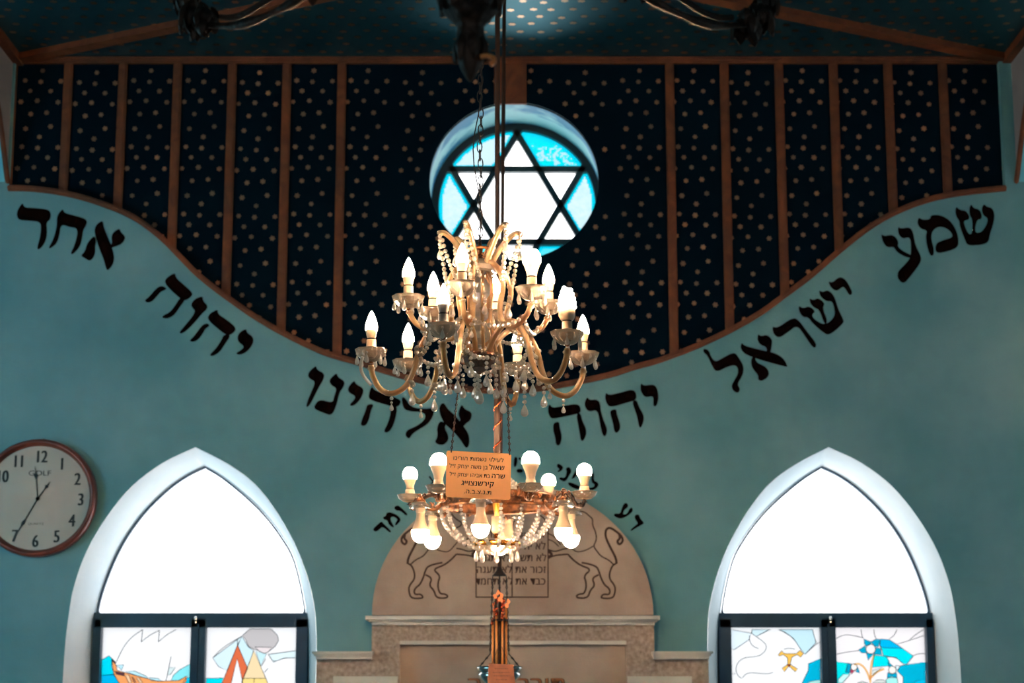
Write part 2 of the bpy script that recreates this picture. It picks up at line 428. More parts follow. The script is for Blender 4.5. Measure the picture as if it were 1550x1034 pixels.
# ------------------------------------------------------------------ windows
def inside(x, y, poly):
    c = False; j = len(poly) - 1
    for i in range(len(poly)):
        if (poly[i][1] > y) != (poly[j][1] > y) and x < (poly[j][0] - poly[i][0]) * (y - poly[i][1]) / (poly[j][1] - poly[i][1] + 1e-12) + poly[i][0]: c = not c
        j = i
    return c
def pane_mesh(name, rect_px, Y, base, polys, parent, step=1.2, extra=None):
    """leaded glass: a fine sheet whose facets take the colour of the piece of glass they belong to"""
    x0, y0, x1, y1 = rect_px; nx = int((x1 - x0) / step); ny = int((y1 - y0) / step)
    vs = []; fs = []; cols = []
    XA, XB = P(x0, 990, Y).x, P(x1, 990, Y).x; ZA, ZB_ = P(x0, y0, Y).z, P(x0, y1, Y).z
    for j in range(ny + 1):
        for i in range(nx + 1):
            vs.append((XA + (XB - XA) * i / nx, Y, ZA + (ZB_ - ZA) * j / ny))
    for j in range(ny):
        for i in range(nx):
            cx, cy = proj((XA + (XB - XA) * (i + .5) / nx, Y, ZA + (ZB_ - ZA) * (j + .5) / ny))
            c = base
            for poly, pc in polys:
                if inside(cx, cy, poly): c = pc
            fs.append((j * (nx + 1) + i, (j + 1) * (nx + 1) + i, (j + 1) * (nx + 1) + i + 1, j * (nx + 1) + i + 1)); cols.append(c)
    mb = MB(); mb.add(vs, fs)
    ob = build(name, mb, STAIN, parent)
    at = ob.data.color_attributes.new('tint', 'FLOAT_COLOR', 'CORNER')
    buf = []
    for c in cols:
        for _ in range(4): buf += [c[0] * TK, c[1] * TK, c[2] * TK, 1]
    at.data.foreach_set('color', buf)
    return ob
def stroke(mb, pts, w, Y, t=.004, mi=0, closed=False):
    """a flat line of width w px along px points, standing t metres proud of the plane Y"""
    w3 = [P(x, y, Y) for x, y in pts]; n = len(w3); hw = w * .5 / (F / (Y * CP + (w3[0].z - EYE) * SP))
    A, B = [], []
    for i, p in enumerate(w3):
        a = w3[(i - 1) % n] if closed or i else w3[0]; b = w3[(i + 1) % n] if closed or i < n - 1 else w3[-1]
        d = b - a; d.y = 0; d = d.normalized() if d.length > 1e-9 else Vector((1, 0, 0)); nn = Vector((-d.z, 0, d.x)) * hw
        A.append(p + nn - Vector((0, t, 0))); B.append(p - nn - Vector((0, t, 0)))
    mb.loft(A, B, mi, closed)
    mb.loft([a + Vector((0, t, 0)) for a in A], A, mi, closed); mb.loft(B, [b + Vector((0, t, 0)) for b in B], mi, closed)

def R(ox, oy, s): return lambda pts: [(ox + x / s, oy + y / s) for x, y in pts]
g1 = R(140, 920, 9.07); g2 = R(300, 920, 9.07); g3 = R(1095, 920, 9.07); g4 = R(1250, 920, 9.07)
WH = (.97, .95, .95)
paneA = [(g1([(120,720),(230,660),(265,700),(265,820),(300,920),(120,930)]), (.0,.72,.92)),
 (g1([(120,930),(290,915),(370,1040),(370,2900),(120,2900)]), (.0,.48,.85)),
 (g1([(1345,770),(1200,850),(1110,930),(1080,1000),(1190,1000),(1290,940),(1345,970)]), (.25,.82,.88)),
 (g1([(1290,960),(1345,960),(1345,2900),(1200,2900),(1200,1100)]), (.0,.6,.9)),
 (g1([(265,700),(325,790),(340,860),(480,900),(700,960),(900,1010),(1180,1000),(1295,940),(1290,1010),(1200,1100),(1200,2900),(370,2900),(360,1030),(290,900)]), (.93,.36,.12)),
 (g1([(450,875),(580,870),(740,940),(770,975),(600,930)]), (.55,.85,.92)), (g1([(780,960),(900,970),(960,1010),(800,1000)]), (.55,.85,.92)),
 (g1([(330,790),(430,785),(400,860)]), (.5,.8,.9)), (g1([(1050,820),(1140,820),(1070,920),(1030,920)]), (.7,.82,.82)),
 (g1([(300,870),(440,900),(440,935),(330,915)]), (.12,.04,.05)), (g1([(260,690),(330,760),(310,770),(265,720)]), (.12,.04,.05)),
 (g1([(450,930),(500,920),(540,1034),(500,1034)]), (.97,.6,.35)), (g1([(600,960),(640,960),(690,1034),(650,1034)]), (.97,.6,.35)), (g1([(540,950),(560,955),(600,1034),(570,1034)]), (.6,.2,.08))]
linesA = [[(690,300),(540,400),(430,530),(330,740)], [(690,300),(670,470)], [(670,470),(780,380),(920,310)], [(920,310),(905,470)], [(905,470),(1020,370),(1150,300)], [(1080,670),(1030,920),(1010,1000)], [(120,930),(290,915)]]
paneB = [(g2([(600,390),(200,690),(280,810),(400,865),(540,510)]), (.72,.88,.93)), (g2([(600,390),(690,540),(760,590),(680,830),(545,520)]), (.66,.86,.92)),
 (g2([(790,600),(940,630),(860,800)]), (.6,.85,.9)), (g2([(1030,750),(1180,690),(1345,690),(1345,590),(980,640)]), (.78,.92,.95)),
 (g2([(710,290),(1000,290),(1090,380),(1105,450),(1060,530),(960,610),(900,630),(830,590),(760,570),(690,530),(660,450),(610,380)]), (.58,.54,.54)),
 (g2([(780,540),(1010,545),(960,610),(900,630),(830,590)]), (.85,.74,.74)),
 (g2([(110,970),(345,965),(300,1080),(110,1080)]), (.0,.75,.88)),
 (g2([(765,590),(930,970),(1000,1150),(1100,2900),(600,2900),(600,1010)]), (.93,.72,.42)), (g2([(610,970),(930,970),(1000,1150),(1100,2900),(600,2900)]), (.98,.72,.25)),
 (g2([(540,510),(680,830),(610,1010),(535,700),(455,1030),(330,1500),(200,1500),(330,1030)]), (.78,.16,.06)),
 (g2([(110,1080),(1345,1080),(1345,2900),(110,2900)]), (.75,.68,.4))]
linesB = [[(600,390),(330,550),(200,690)], [(540,430),(540,510)], [(960,640),(1030,750),(1180,690),(1340,690)], [(960,640),(1340,590)], [(910,890),(960,830)], [(930,700),(870,800)], [(110,970),(345,965)], [(610,970),(930,970)], [(770,970),(765,1034)]]
paneC = [(g3([(1330,700),(1165,770),(1165,860),(1080,1030),(1080,2900),(1345,2900)]), (.0,.46,.70)), (g3([(1345,990),(1200,1010),(1100,1060),(1100,1200),(1345,1200)]), (.45,.82,.78)),
 (g3([(760,300),(1220,300),(1270,480),(1120,640),(1060,570),(960,420),(850,340)]), (.60,.84,.92)),
 (g3([(105,300),(380,350),(350,440),(150,575),(105,560)]), (.82,.92,.97)), (g3([(395,300),(650,300),(450,395),(380,350)]), (.7,.88,.94)),
 (g3([(830,625),(870,630),(1000,630),(1050,585),(1100,630),(1060,680),(1010,645),(940,680),(915,780),(1020,840),(985,880),(900,800),(835,880),(805,830),(880,780),(880,690),(820,645),(770,665),(750,650),(800,590)]), (.97,.55,.10)),
 (g3([(870,780),(930,775),(900,815)]), (.35,.05,.02)), (g3([(105,1150),(1080,1150),(1080,2900),(105,2900)]), (.85,.62,.35))]
linesC = [[(400,295),(380,350),(450,395),(590,500),(585,570),(560,610),(485,670),(300,680),(200,740),(165,850),(200,940),(255,970)], [(165,905),(100,910)], [(360,380),(355,450),(400,530),(480,560)],
 [(830,570),(900,555),(980,570)], [(640,295),(450,395)], [(760,300),(850,345),(960,420),(1060,570)], [(1120,640),(1270,500),(1330,470)], [(1225,300),(1240,380),(1275,480)], [(260,960),(330,890),(480,900),(600,910),(680,890)]]
BL = (.0,.38,.60)
def circp(x, y, r): return [(x + r * math.cos(i * PI / 10), y + r * math.sin(i * PI / 10)) for i in range(20)]
paneD = [(g4([(750,430),(870,440),(980,510),(1195,660),(1110,780),(1060,770),(960,680),(790,660),(770,580),(740,520)]), (.0,.80,.95)),
 (g4([(750,430),(870,440),(980,510),(1050,560),(780,550),(740,520)]), (.0,.5,.88)),
 (g4([(660,650),(830,670),(870,740),(860,800),(640,820)]), (.0,.80,.90)),
 (g4([(520,430),(620,470),(620,500),(560,530),(530,500)]), BL), (g4([(620,470),(690,430),(750,435),(720,540),(670,530)]), BL), (g4([(450,580),(540,520),(560,625),(490,620)]), BL),
 (g4([(555,625),(660,630),(580,720)]), BL), (g4([(690,545),(750,560),(770,650),(660,640)]), BL), (g4(circp(615, 568, 66)), (.95,.88,.86)),
 (g4([(1060,790),(1370,745),(1375,2900),(1060,2900),(1060,950),(980,870),(1020,800)]), (.0,.46,.68)), (g4([(1200,1034),(1260,1000),(1375,1000),(1375,2900),(1200,2900)]), (.0,.58,.9)),
 (g4([(135,740),(350,770),(270,850),(330,920),(230,1030),(150,1500),(135,1500)]), (.0,.80,.84)), (g4([(170,980),(240,910),(330,920),(230,1034),(170,1034)]), (.6,.95,.92)),
 (g4([(300,760),(350,770),(330,900),(270,890)]), BL), (g4([(440,820),(465,900),(410,880)]), BL), (g4([(330,850),(405,860),(350,915)]), (.5,.05,.12)), (g4(circp(385, 815, 45)), (.97,.9,.85)),
 (g4([(850,740),(920,800),(860,810)]), BL), (g4([(850,890),(910,915),(970,890),(980,960),(840,960)]), BL), (g4([(960,790),(1015,800),(1000,850),(960,850)]), (.75,.88,.92)), (g4(circp(912, 855, 52)), (.93,.9,.82)),
 (g4([(820,990),(900,940),(980,970),(1000,1100),(850,1100)]), (.4,.88,.82)), (g4([(640,860),(770,820),(640,930)]), (.72,.78,.75)), (g4([(640,1034),(700,990),(790,990),(840,1034)]), (.72,.75,.7)), (g4([(430,1034),(500,1010),(580,1034)]), (.72,.75,.7)),
 (g4([(135,1120),(1060,1120),(1060,2900),(135,2900)]), (.3,.72,.72))]
linesD = [[(130,430),(220,380),(300,370),(420,390),(515,415)], [(140,640),(280,610),(450,590)], [(485,300),(490,370),(510,415)], [(660,300),(665,370),(690,430)], [(975,300),(940,380),(870,430)], [(980,500),(1150,450),(1350,380)],
 [(1150,440),(1230,370),(1340,300)], [(1200,660),(1270,630),(1370,630)], [(1110,775),(1200,665)], [(830,675),(960,680),(1060,770)]]
stemsD = [[(665,650),(620,780),(610,1034)], [(385,780),(470,765),(560,860),(605,990)], [(620,960),(700,880),(800,840)]]

def pointed_window(num, mir, loops_o, loops_i, panes, label):
    Yg = YW + .26
    root = bpy.data.objects.new('window_%d' % num, None); COL.objects.link(root); ORIG[root.name] = (0, 0, 0)
    root['kind'] = 'structure'; root['label'] = label; root['category'] = 'window'
    mb = MB()
    a = [Vector((x, YW - .003, z)) for x, z in loops_o]; b = [Vector((x, Yg + .02, z)) for x, z in loops_i]
    mb.loft(a, b, 0, True, True)
    build('reveal', mb, WHITEP, root)
    mx = (lambda x: 1550 - x) if mir else (lambda x: x)
    # surround (outer slab that the reveal ends in) and thin dark edge round the upper light
    mb = MB(); n = len(loops_i); cx = sum(p[0] for p in loops_i) / n; 
    inn = []
    for x, z in loops_i:
        d = Vector((cx - x, (3.0 - z) * .5)); 
        inn.append((x + (.007 if z > 2.02 else .024) * (1 if x < cx else -1), z - (.006 if z > 1.1 else 0)))
    A = [Vector((x, Yg, z)) for x, z in loops_i]; B = [Vector((x, Yg, z)) for x, z in inn]
    mb.loft(A, B); mb.loft(B, [v + Vector((0, .03, 0)) for v in B])
    build('edge_frame', mb, FRAME, root)
    # upper light
    zt = P(300, 928, Yg).z
    up = [p for p in loops_i if p[1] > zt]
    up = sorted(up, key=lambda p: 0)
    xs0 = min(p[0] for p in loops_i if p[1] < zt + .1); xs1 = max(p[0] for p in loops_i if p[1] < zt + .1)
    poly = [(xs0 + .003, zt - .02)] + up + [(xs1 - .003, zt - .02)]
    mb = MB(); tri = tessellate_polygon([[Vector((x, z, 0)) for x, z in poly]])
    mb.add([(x, Yg + .012, z) for x, z in poly], tri)
    build('upper_pane', mb, CLEAR, root)
    # casement frame
    mb = MB()
    def bar(xa, ya, xb, yb, d=.0, mi=0):
        p = P(xa, ya, Yg); q = P(xb, yb, Yg); p.x = P(xa, 975, Yg).x; q.x = P(xb, 975, Yg).x
        mb.box((min(p.x, q.x), Yg - .02 - d, min(p.z, q.z)), (max(p.x, q.x), Yg + .03, max(p.z, q.z)), mi)
    xl, xr = (142, 467) if not mir else (1087, 1412)
    bot = 1260
    bar(xl, 928, xr, 938); bar(xl + 2, 938, xr - 1, 950, .012)
    if not mir: cols = [(xl, 154), (290, 312), (449, xr)]
    else: cols = [(xl, 1106), (1242, 1264), (1401, xr)]
    for a_, b_ in cols: bar(a_, 938, b_, bot, .012)
    m_ = sum(cols[1]) / 2; bar(m_ - .8, 945, m_ + .8, bot, .018)
    bar(xl, bot - 14, xr, bot)
    fr = build('casement_frame', mb, FRAME, root)
    mb = MB(); lx = 296 if not mir else 1257; c = P(lx, 937, Yg - .04)
    mb.lathe([(.006, -.006), (.009, 0), (.006, .008), (.002, .012)], c, 8); mb.ball(c - Vector((0, 0, .016)), .005, 8, 5)
    build('latch', mb, SILVER, fr)
    for k, (base, polys, lines, g, stems) in enumerate(panes):
        rect = (cols[k][1] - 1, 949, cols[k + 1][0] + 1, bot - 12)
        st = pane_mesh('stained_glass_pane', rect, Yg + .01, base, polys, root, 1.3)
        mb = MB()
        def clip(pts):
            return [(min(max(x, rect[0]), rect[2]), min(max(y, rect[1]), rect[3])) for x, y in pts]
        for poly, _ in polys:
            if len(poly) > 2: stroke(mb, clip(poly), .9, Yg + .008, .003, closed=True)
        for l in lines: stroke(mb, clip(chaikin(g(l), 2, False)), .9, Yg + .008, .003)
        for l in stems: stroke(mb, clip(chaikin(g(l), 2, False)), 3.0, Yg + .009, .003, 1)
        build('leading', mb, [LEAD, GOLDST], st)
    # sill
    mb = MB(); xs = [p[0] for p in loops_o]
    mb.box((min(xs) - .03, YW - .05, ZB - .06), (max(xs) + .03, Yg + .02, ZB)); build('sill', mb, WHITEP, root)
    return root
GOLDST = glass_pane('honey_coloured_glass', col=(1, .62, .25), trans=.3)
pointed_window(1, False, w1o, w1i, [(WH, paneA, linesA, g1, []), (WH, paneB, linesB, g2, [])], 'pointed window whose coloured glass shows an orange boat and red and yellow tents')
pointed_window(2, True, w2o, w2i, [((.97,.96,.96), paneC, linesC, g3, []), ((.96,.90,.90), paneD, linesD, g4, stemsD)], 'pointed window whose coloured glass shows a white lion face and blue flowers')

# round star window
YG = YS + .54
gc = P(782.8, 312.4, YG); RG = .409; RH = .383
def glass_round():
    root = bpy.data.objects.new('window_3', None); COL.objects.link(root); ORIG[root.name] = (0, 0, 0)
    root['kind'] = 'structure'; root['label'] = 'round window with a six-pointed star of dark bars and white and blue glass'; root['category'] = 'window'
    mb = MB(); N = 72
    A = [Vector((OX + RO * math.cos(2*PI*i/N), YS - .002, OZ + ROZ * math.sin(2*PI*i/N))) for i in range(N)]
    B = [Vector((gc.x + (RG + .03) * math.cos(2*PI*i/N), YG + .02, gc.z + (RG + .03) * math.sin(2*PI*i/N))) for i in range(N)]
    mb.loft(A, B, 0, True, True); build('reveal', mb, REVC, root)
    # glass sheet
    ang = [PI/2 + i * PI/3 for i in range(6)]
    hexr = RH / math.sqrt(3)
    tips = [(RH * math.cos(a), RH * math.sin(a)) for a in ang]
    hexv = [(hexr * math.cos(a + PI/6), hexr * math.sin(a + PI/6)) for a in ang]
    T1 = [tips[0], tips[2], tips[4]]; T2 = [tips[1], tips[3], tips[5]]
    mb = MB(); vs = []; fs = []; cols = []; n = 110; h = RG + .01; idx = {}
    rn = random.Random(2)
    for j in range(n + 1):
        for i in range(n + 1): vs.append((gc.x - h + 2*h*i/n, YG + .01, gc.z - h + 2*h*j/n))
    for j in range(n):
        for i in range(n):
            x = -h + 2*h*(i+.5)/n; z = -h + 2*h*(j+.5)/n
            if math.hypot(x, z) > h: continue
            if inside(x, z, T1) or inside(x, z, T2): c = (5.6, 5.45, 5.3)
            else:
                a = math.atan2(z, x)
                k = rn.random() * .6 + .4 * math.sin(60 * x + 3 * math.sin(51 * z)) * math.sin(67 * z + 2 * math.sin(43 * x))
                if a > 0 and x > 0 and z > .19: c = (.0 + .5 * (k > .42 and z < .33), .80, .90)
                elif abs(z) < .19: c = (.62 + .14 * k, .86 + .05 * k, .93)
                elif x < 0 and z > 0: c = (.66, .88, .95)
                else: c = (.1, .78, .88)
            d_ = min(abs(abs(x * math.cos(t_) + z * math.sin(t_)) - RH / 2) for t_ in (PI/2, PI/6, -PI/6))
            if not (inside(x, z, T1) or inside(x, z, T2)) and (d_ < .030 or math.hypot(x, z) > RG - .026): c = (.0, .70, .92)
            fs.append((j*(n+1)+i, j*(n+1)+i+1, (j+1)*(n+1)+i+1, (j+1)*(n+1)+i)); cols.append(c)
    mb.add(vs, fs); ob = build('star_glass', mb, STAIN, root)
    at = ob.data.color_attributes.new('tint', 'FLOAT_COLOR', 'CORNER'); buf = []
    for c in cols:
        for _ in range(4): buf += [c[0] * TK, c[1] * TK, c[2] * TK, 1]
    at.data.foreach_set('color', buf)
    # bars
    mb = MB()
    def bar2(p, q, w=.030):
        p = Vector(p); q = Vector(q); d = (q - p).normalized(); nn = Vector((-d.y, d.x)) * w / 2; e = d * .03
        qd = [p - e + nn, q + e + nn, q + e - nn, p - e - nn]
        y0, y1 = YG - .025, YG + .02
        mb.add([(gc.x + v.x, y0, gc.z + v.y) for v in qd] + [(gc.x + v.x, y1, gc.z + v.y) for v in qd], [(3,2,1,0),(4,5,6,7),(0,1,5,4),(1,2,6,5),(2,3,7,6),(3,0,4,7)])
    for T in (T1, T2):
        for i in range(3): bar2(T[i], T[(i+1) % 3])
    build('star_bars', mb, BARS, root)
    mb = MB(); cc = [[Vector((gc.x + r * math.cos(2*PI*i/N), y, gc.z + r * math.sin(2*PI*i/N))) for i in range(N)] for r, y in ((RG + .03, YG - .02), (RG - .008, YG - .02), (RG - .008, YG + .02))]
    mb.loft(cc[0], cc[1]); mb.loft(cc[1], cc[2]); build('round_frame', mb, BARS, root)
glass_round()

# ------------------------------------------------------------------ painted words on the blue wall
def word(name, ox, oy, s, polys, label, it=2):
    g = R(ox, oy, s); mb = MB()
    for k, p in enumerate(polys):
        q = chaikin(g(p), it)
        w = [P(x, y, YW) for x, y in q]
        tri = tessellate_polygon([[Vector((v.x, v.z, 0)) for v in w]])
        mb.add([(v.x, YW - .0012 - .0002 * k, v.z) for v in w], tri)
    return build(name, mb, INK, wall, label=label)
word('painted_word', 10, 295, 7.75, [
 [(190,90),(208,150),(300,153),(480,168),(522,210),(515,290),(465,325),(480,450),(460,540),(420,610),(372,648),(356,620),(392,500),(405,390),(395,318),(280,305),(160,300),(125,270),(118,210),(145,150)],
 [(662,160),(675,212),(780,238),(910,275),(948,310),(930,370),(900,410),(885,520),(860,610),(800,680),(765,702),(752,680),(800,590),(845,395),(740,380),(638,345),(620,480),(590,570),(530,620),(500,632),(498,610),(550,520),(590,370),(588,290),(600,230)],
 [(1130,295),(1140,380),(1180,480),(1230,600),(1265,720),(1255,810),(1190,895),(1165,860),(1140,760),(1095,650),(1050,520),(1028,420),(1050,350)],
 [(1325,390),(1340,438),(1388,480),(1392,520),(1350,580),(1280,607),(1225,628),(1205,600),(1240,570),(1228,500),(1250,440)],
 [(1030,480),(1055,540),(1038,600),(1042,680),(1015,748),(975,778),(930,752),(866,715),(918,670),(940,580),(985,520)]], 'dark brown painted Hebrew word of three letters at the left end of the arc')
word('painted_word', 210, 405, 7.13, [
 [(395,52),(400,110),(480,180),(580,270),(575,312),(490,368),(430,320),(340,240),(276,160),(300,110)],
 [(450,318),(508,345),(440,430),(390,510),(320,553),(255,547),(258,520),(340,480),(400,400)],
 [(195,218),(250,196),(305,225),(280,247),(240,260),(190,320),(140,372),(90,382),(60,355),(110,320)],
 [(695,308),(690,360),(745,410),(735,455),(690,492),(600,600),(520,680),(460,718),(436,700),(480,650),(620,480),(573,430),(566,390),(610,335)],
 [(858,448),(850,500),(960,570),(1052,650),(1035,700),(960,742),(850,660),(738,560),(765,495)],
 [(920,720),(1000,728),(930,830),(880,910),(800,962),(760,945),(830,880),(890,790)],
 [(685,620),(740,600),(770,630),(720,660),(690,720),(640,785),(580,807),(545,790),(600,740)],
 [(1165,660),(1165,705),(1225,740),(1243,790),(1215,860),(1150,925),(1080,947),(1045,925),(1110,890),(1140,850),(1078,810),(1062,750),(1095,695)]], 'dark brown painted Hebrew word sloping down beside the second lath')
word('painted_word', 450, 540, 5.536, [
 [(158,70),(165,110),(228,140),(222,190),(190,240),(150,320),(110,400),(78,430),(76,395),(110,310),(155,210),(98,185),(85,140)],
 [(333,135),(337,170),(398,205),(392,250),(352,300),(332,400),(290,498),(220,472),(135,437),(155,388),(195,358),(298,388),(308,330),(333,265),(283,240),(266,200),(295,165)],
 [(478,195),(492,233),(555,263),(552,312),(520,372),(465,418),(434,405),(478,360),(488,330),(428,300),(422,260)],
 [(625,245),(650,288),(868,355),(865,400),(825,428),(740,402),(600,362),(598,310)],
 [(785,405),(838,418),(828,500),(800,590),(762,638),(720,632),(758,560),(782,480)],
 [(585,398),(645,398),(617,450),(602,530),(572,583),(526,577),(548,510),(573,450)],
 [(872,340),(905,345),(950,425),(1080,440),(1150,425),(1140,500),(1092,570),(1000,622),(962,650),(937,694),(902,660),(918,615),(988,588),(1058,540),(1078,490),(1040,462),(930,460),(885,430)],
 [(1225,378),(1260,440),(1330,500),(1400,590),(1442,660),(1443,740),(1415,776),(1370,700),(1300,620),(1230,560),(1193,480),(1188,420)],
 [(1380,398),(1400,440),(1465,465),(1458,530),(1412,562),(1375,605),(1330,560),(1372,540),(1348,490),(1358,440)],
 [(1195,535),(1250,560),(1232,600),(1268,660),(1263,712),(1215,748),(1145,722),(1178,670),(1168,600)]], 'dark brown painted Hebrew word behind the lowest crystal arms')
word('painted_word', 820, 570, 8.158, [
 [(92,330),(130,390),(240,370),(400,338),(463,353),(483,400),(478,452),(380,477),(250,502),(130,528),(93,490),(72,420)],
 [(425,465),(478,445),(502,550),(548,640),(553,720),(510,805),(477,780),(468,700),(448,600)],
 [(145,572),(218,555),(217,620),(248,720),(243,800),(215,860),(172,840),(168,760),(137,660)],
 [(565,252),(590,293),(680,282),(723,330),(728,420),(762,540),(808,640),(803,710),(775,750),(742,700),(718,580),(688,410),(590,438),(543,400),(527,340),(540,290)],
 [(795,196),(825,233),(980,198),(1100,160),(1165,188),(1172,292),(1060,322),(850,384),(803,340),(778,260)],
 [(1115,310),(1170,285),(1202,380),(1258,470),(1263,550),(1220,646),(1193,600),(1178,500),(1143,400)],
 [(845,418),(922,400),(927,470),(968,580),(968,660),(920,705),(892,670),(878,570),(848,480)],
 [(1230,78),(1255,115),(1380,96),(1424,140),(1444,240),(1433,330),(1400,380),(1372,350),(1382,240),(1280,263),(1233,210),(1212,140)]], 'dark brown painted Hebrew word just under the curve beside the crystal arms')
word('painted_word', 1055, 410, 5.304, [
 [(52,622),(97,638),(112,690),(147,733),(200,703),(297,651),(332,690),(378,770),(368,840),(322,910),(347,947),(335,980),(300,975),(272,930),(298,880),(333,820),(320,757),(250,767),(155,818),(118,760),(83,680),(50,655)],
 [(358,574),(382,603),(500,633),(620,657),(692,698),(732,772),(700,768),(600,742),(480,708),(380,668),(346,620)],
 [(490,503),(512,528),(560,512),(603,550),(602,590),(590,665),(560,665),(558,612),(508,597),(482,555)],
 [(440,695),(465,690),(478,738),(552,768),(583,820),(563,862),(515,888),(487,872),(493,840),(447,790),(432,740)],
 [(603,443),(642,463),(770,371),(823,403),(883,490),(958,580),(953,620),(923,612),(857,510),(803,438),(732,492),(660,543),(612,510)],
 [(816,278),(850,303),(900,282),(953,325),(918,357),(952,400),(1030,438),(1107,370),(1102,300),(1083,243),(1040,248),(988,207),(977,153),(1007,173),(1050,152),(1103,200),(1133,310),(1173,385),(1180,420),(1060,524),(1007,492),(927,422),(892,373),(850,374),(817,325)],
 [(902,218),(930,238),(975,217),(1028,262),(1007,302),(1050,405),(1025,440),(982,312),(938,298),(907,260)],
 [(1052,82),(1085,98),(1140,46),(1193,68),(1233,140),(1249,180),(1225,204),(1187,140),(1170,127),(1120,168),(1072,135)]], 'dark brown painted Hebrew word climbing beside the rising curve')
word('painted_word', 1320, 300, 7.385, [
 [(288,315),(322,343),(412,322),(458,368),(483,530),(550,650),(545,722),(440,862),(343,976),(258,850),(388,720),(428,662),(436,560),(427,432),(340,458),(292,400)],
 [(100,396),(135,428),(212,407),(268,438),(298,500),(283,540),(350,598),(445,638),(420,674),(330,638),(267,592),(243,542),(170,555),(117,490)],
 [(520,212),(560,243),(650,238),(652,190),(760,186),(873,248),(943,360),(968,470),(958,552),(860,593),(710,624),(706,508),(800,467),(907,438),(877,370),(800,323),(730,323),(672,370),(658,450),(693,570),(688,645),(648,643),(612,540),(597,420),(617,362),(540,344),(502,280)],
 [(942,92),(975,133),(1050,142),(1088,200),(1083,243),(1022,252),(1037,320),(1078,405),(1118,400),(1122,242),(1087,190),(1087,110),(1108,66),(1132,113),(1200,127),(1228,185),(1222,238),(1172,238),(1142,395),(1238,378),(1307,232),(1237,192),(1222,120),(1250,62),(1282,98),(1342,108),(1373,190),(1353,300),(1318,400),(1303,492),(1230,524),(1068,534),(1037,470),(977,310),(977,257),(942,212),(927,150)]], 'dark brown painted Hebrew word at the right end of the arc')
small_l = [[(140,785),(165,820),(243,890),(258,925),(225,918),(150,850),(100,903),(60,918),(30,885),(80,838)],
 [(153,738),(190,728),(198,688),(240,677),(323,708),(384,770),(310,850),(297,820),(337,770),(290,733),(248,742),(253,790),(292,850),(280,868),(228,832),(207,775),(168,772)],
 [(287,618),(335,592),(383,630),(455,700),(440,730),(368,662),(308,662)]]
word('painted_word', 560, 690, 7.957, small_l, 'small dark painted Hebrew letters beside the lower left edge of the stone lunette')
small_r = [[(1228,577),(1262,572),(1278,615),(1228,652),(1218,700),(1265,688),(1283,640),(1315,616),(1328,660),(1272,712),(1190,748),(1116,712),(1132,683),(1188,690),(1202,640)],
 [(1343,705),(1387,692),(1402,740),(1450,790),(1400,818),(1340,852),(1303,875),(1296,860),(1368,800),(1378,790),(1343,742)]]
word('painted_word', 770, 680, 7.045, small_r, 'small dark painted Hebrew word beside the upper right edge of the stone lunette')
small_m = [[(518,155),(545,158),(583,190),(572,222),(530,248),(516,235),(545,215),(512,190)], [(608,198),(650,190),(673,235),(642,290),(602,353),(536,322),(547,298),(600,308),(618,250)],
 [(713,228),(738,245),(712,302),(668,322),(678,290)], [(638,348),(700,368),(765,400),(745,433),(690,418),(632,380)], [(888,245),(912,260),(907,338),(953,355),(958,395),(910,438),(850,433),(848,412),(900,408),(920,380),(878,350)],
 [(58,85),(92,83),(92,150),(72,195),(52,180)], [(83,212),(152,212),(152,252),(88,252)], [(98,90),(132,88),(120,128)]]
word('painted_word', 770, 680, 7.045, small_m, 'small dark painted Hebrew letters above the lunette behind the lit bulbs', 1)
# the rest of that line, hidden behind the card from the front
mb = MB()
for ch, px, py, rot in (('א', 735, 704, 6), ('ת', 718, 706, 10), ('ה', 700, 711, 14), ('ע', 658, 724, 24), ('י', 764, 703, 2)):
    q = P(px, py, YW); M = Matrix.Translation((q.x, YW - .0015, q.z - .02)) @ Matrix.Rotation(-math.radians(rot), 4, 'Y') @ Matrix.Rotation(PI / 2, 4, 'X')
    text_mb(mb, ch, M, .062, .02)
build('painted_word', mb, INK, wall)

# ------------------------------------------------------------------ stone ark surround
ark = thing('ark_surround', (0, YW, 0), 'pale stone ark surround with a rounded lunette of engraved lions and tablets', 'ark')
YL = 8.77
mb = MB(); el = []
for i in range(41):
    a = PI * i / 40; el.append(P(776 + 213 * math.cos(a), 931 - 199 * math.sin(a), YL))
el = [(v.x, v.z) for v in el]
mb.slab([el[::-1]], YL, YW)
lun = build('lunette', mb, STONE, ark)
gR = R(770, 780, 7.384)
liR = [([(660,435),(720,500),(800,560),(925,605),(840,675),(865,750),(865,820),(840,880),(790,880),(755,900),(770,928),(885,925),(910,840),(965,785),(930,705),(1005,665)], 2.0),
 ([(815,530),(900,545),(985,575),(1010,630),(1030,700),(1070,780),(1115,810),(1135,850),(1120,890),(1060,880),(1030,915),(1050,930),(1165,930),(1190,860),(1190,790),(1115,700),(1150,570),(1205,535)], 2.0),
 ([(1205,545),(1200,480),(1130,350),(1080,240),(1085,160),(1130,135),(1200,180),(1260,230),(1280,290),(1235,335),(1210,290),(1245,260),(1235,215)], 2.6),
 ([(1180,560),(1120,500),(1030,460),(985,400),(945,345),(985,270),(970,180),(935,110),(940,40),(900,10),(860,-30),(790,-50),(720,-30),(690,20),(640,60),(600,80),(610,120),(660,140)], 1.5),
 ([(945,345),(880,385),(800,410),(740,405),(690,350),(650,300)], 1.3), ([(660,435),(500,450),(440,485)], 1.8), ([(440,385),(520,410),(600,380),(660,370)], 1.6),
 ([(430,200),(520,240),(580,330)], 1.3), ([(440,270),(500,290),(560,350)], 1.2), ([(445,400),(490,440),(445,470)], 3.0)]
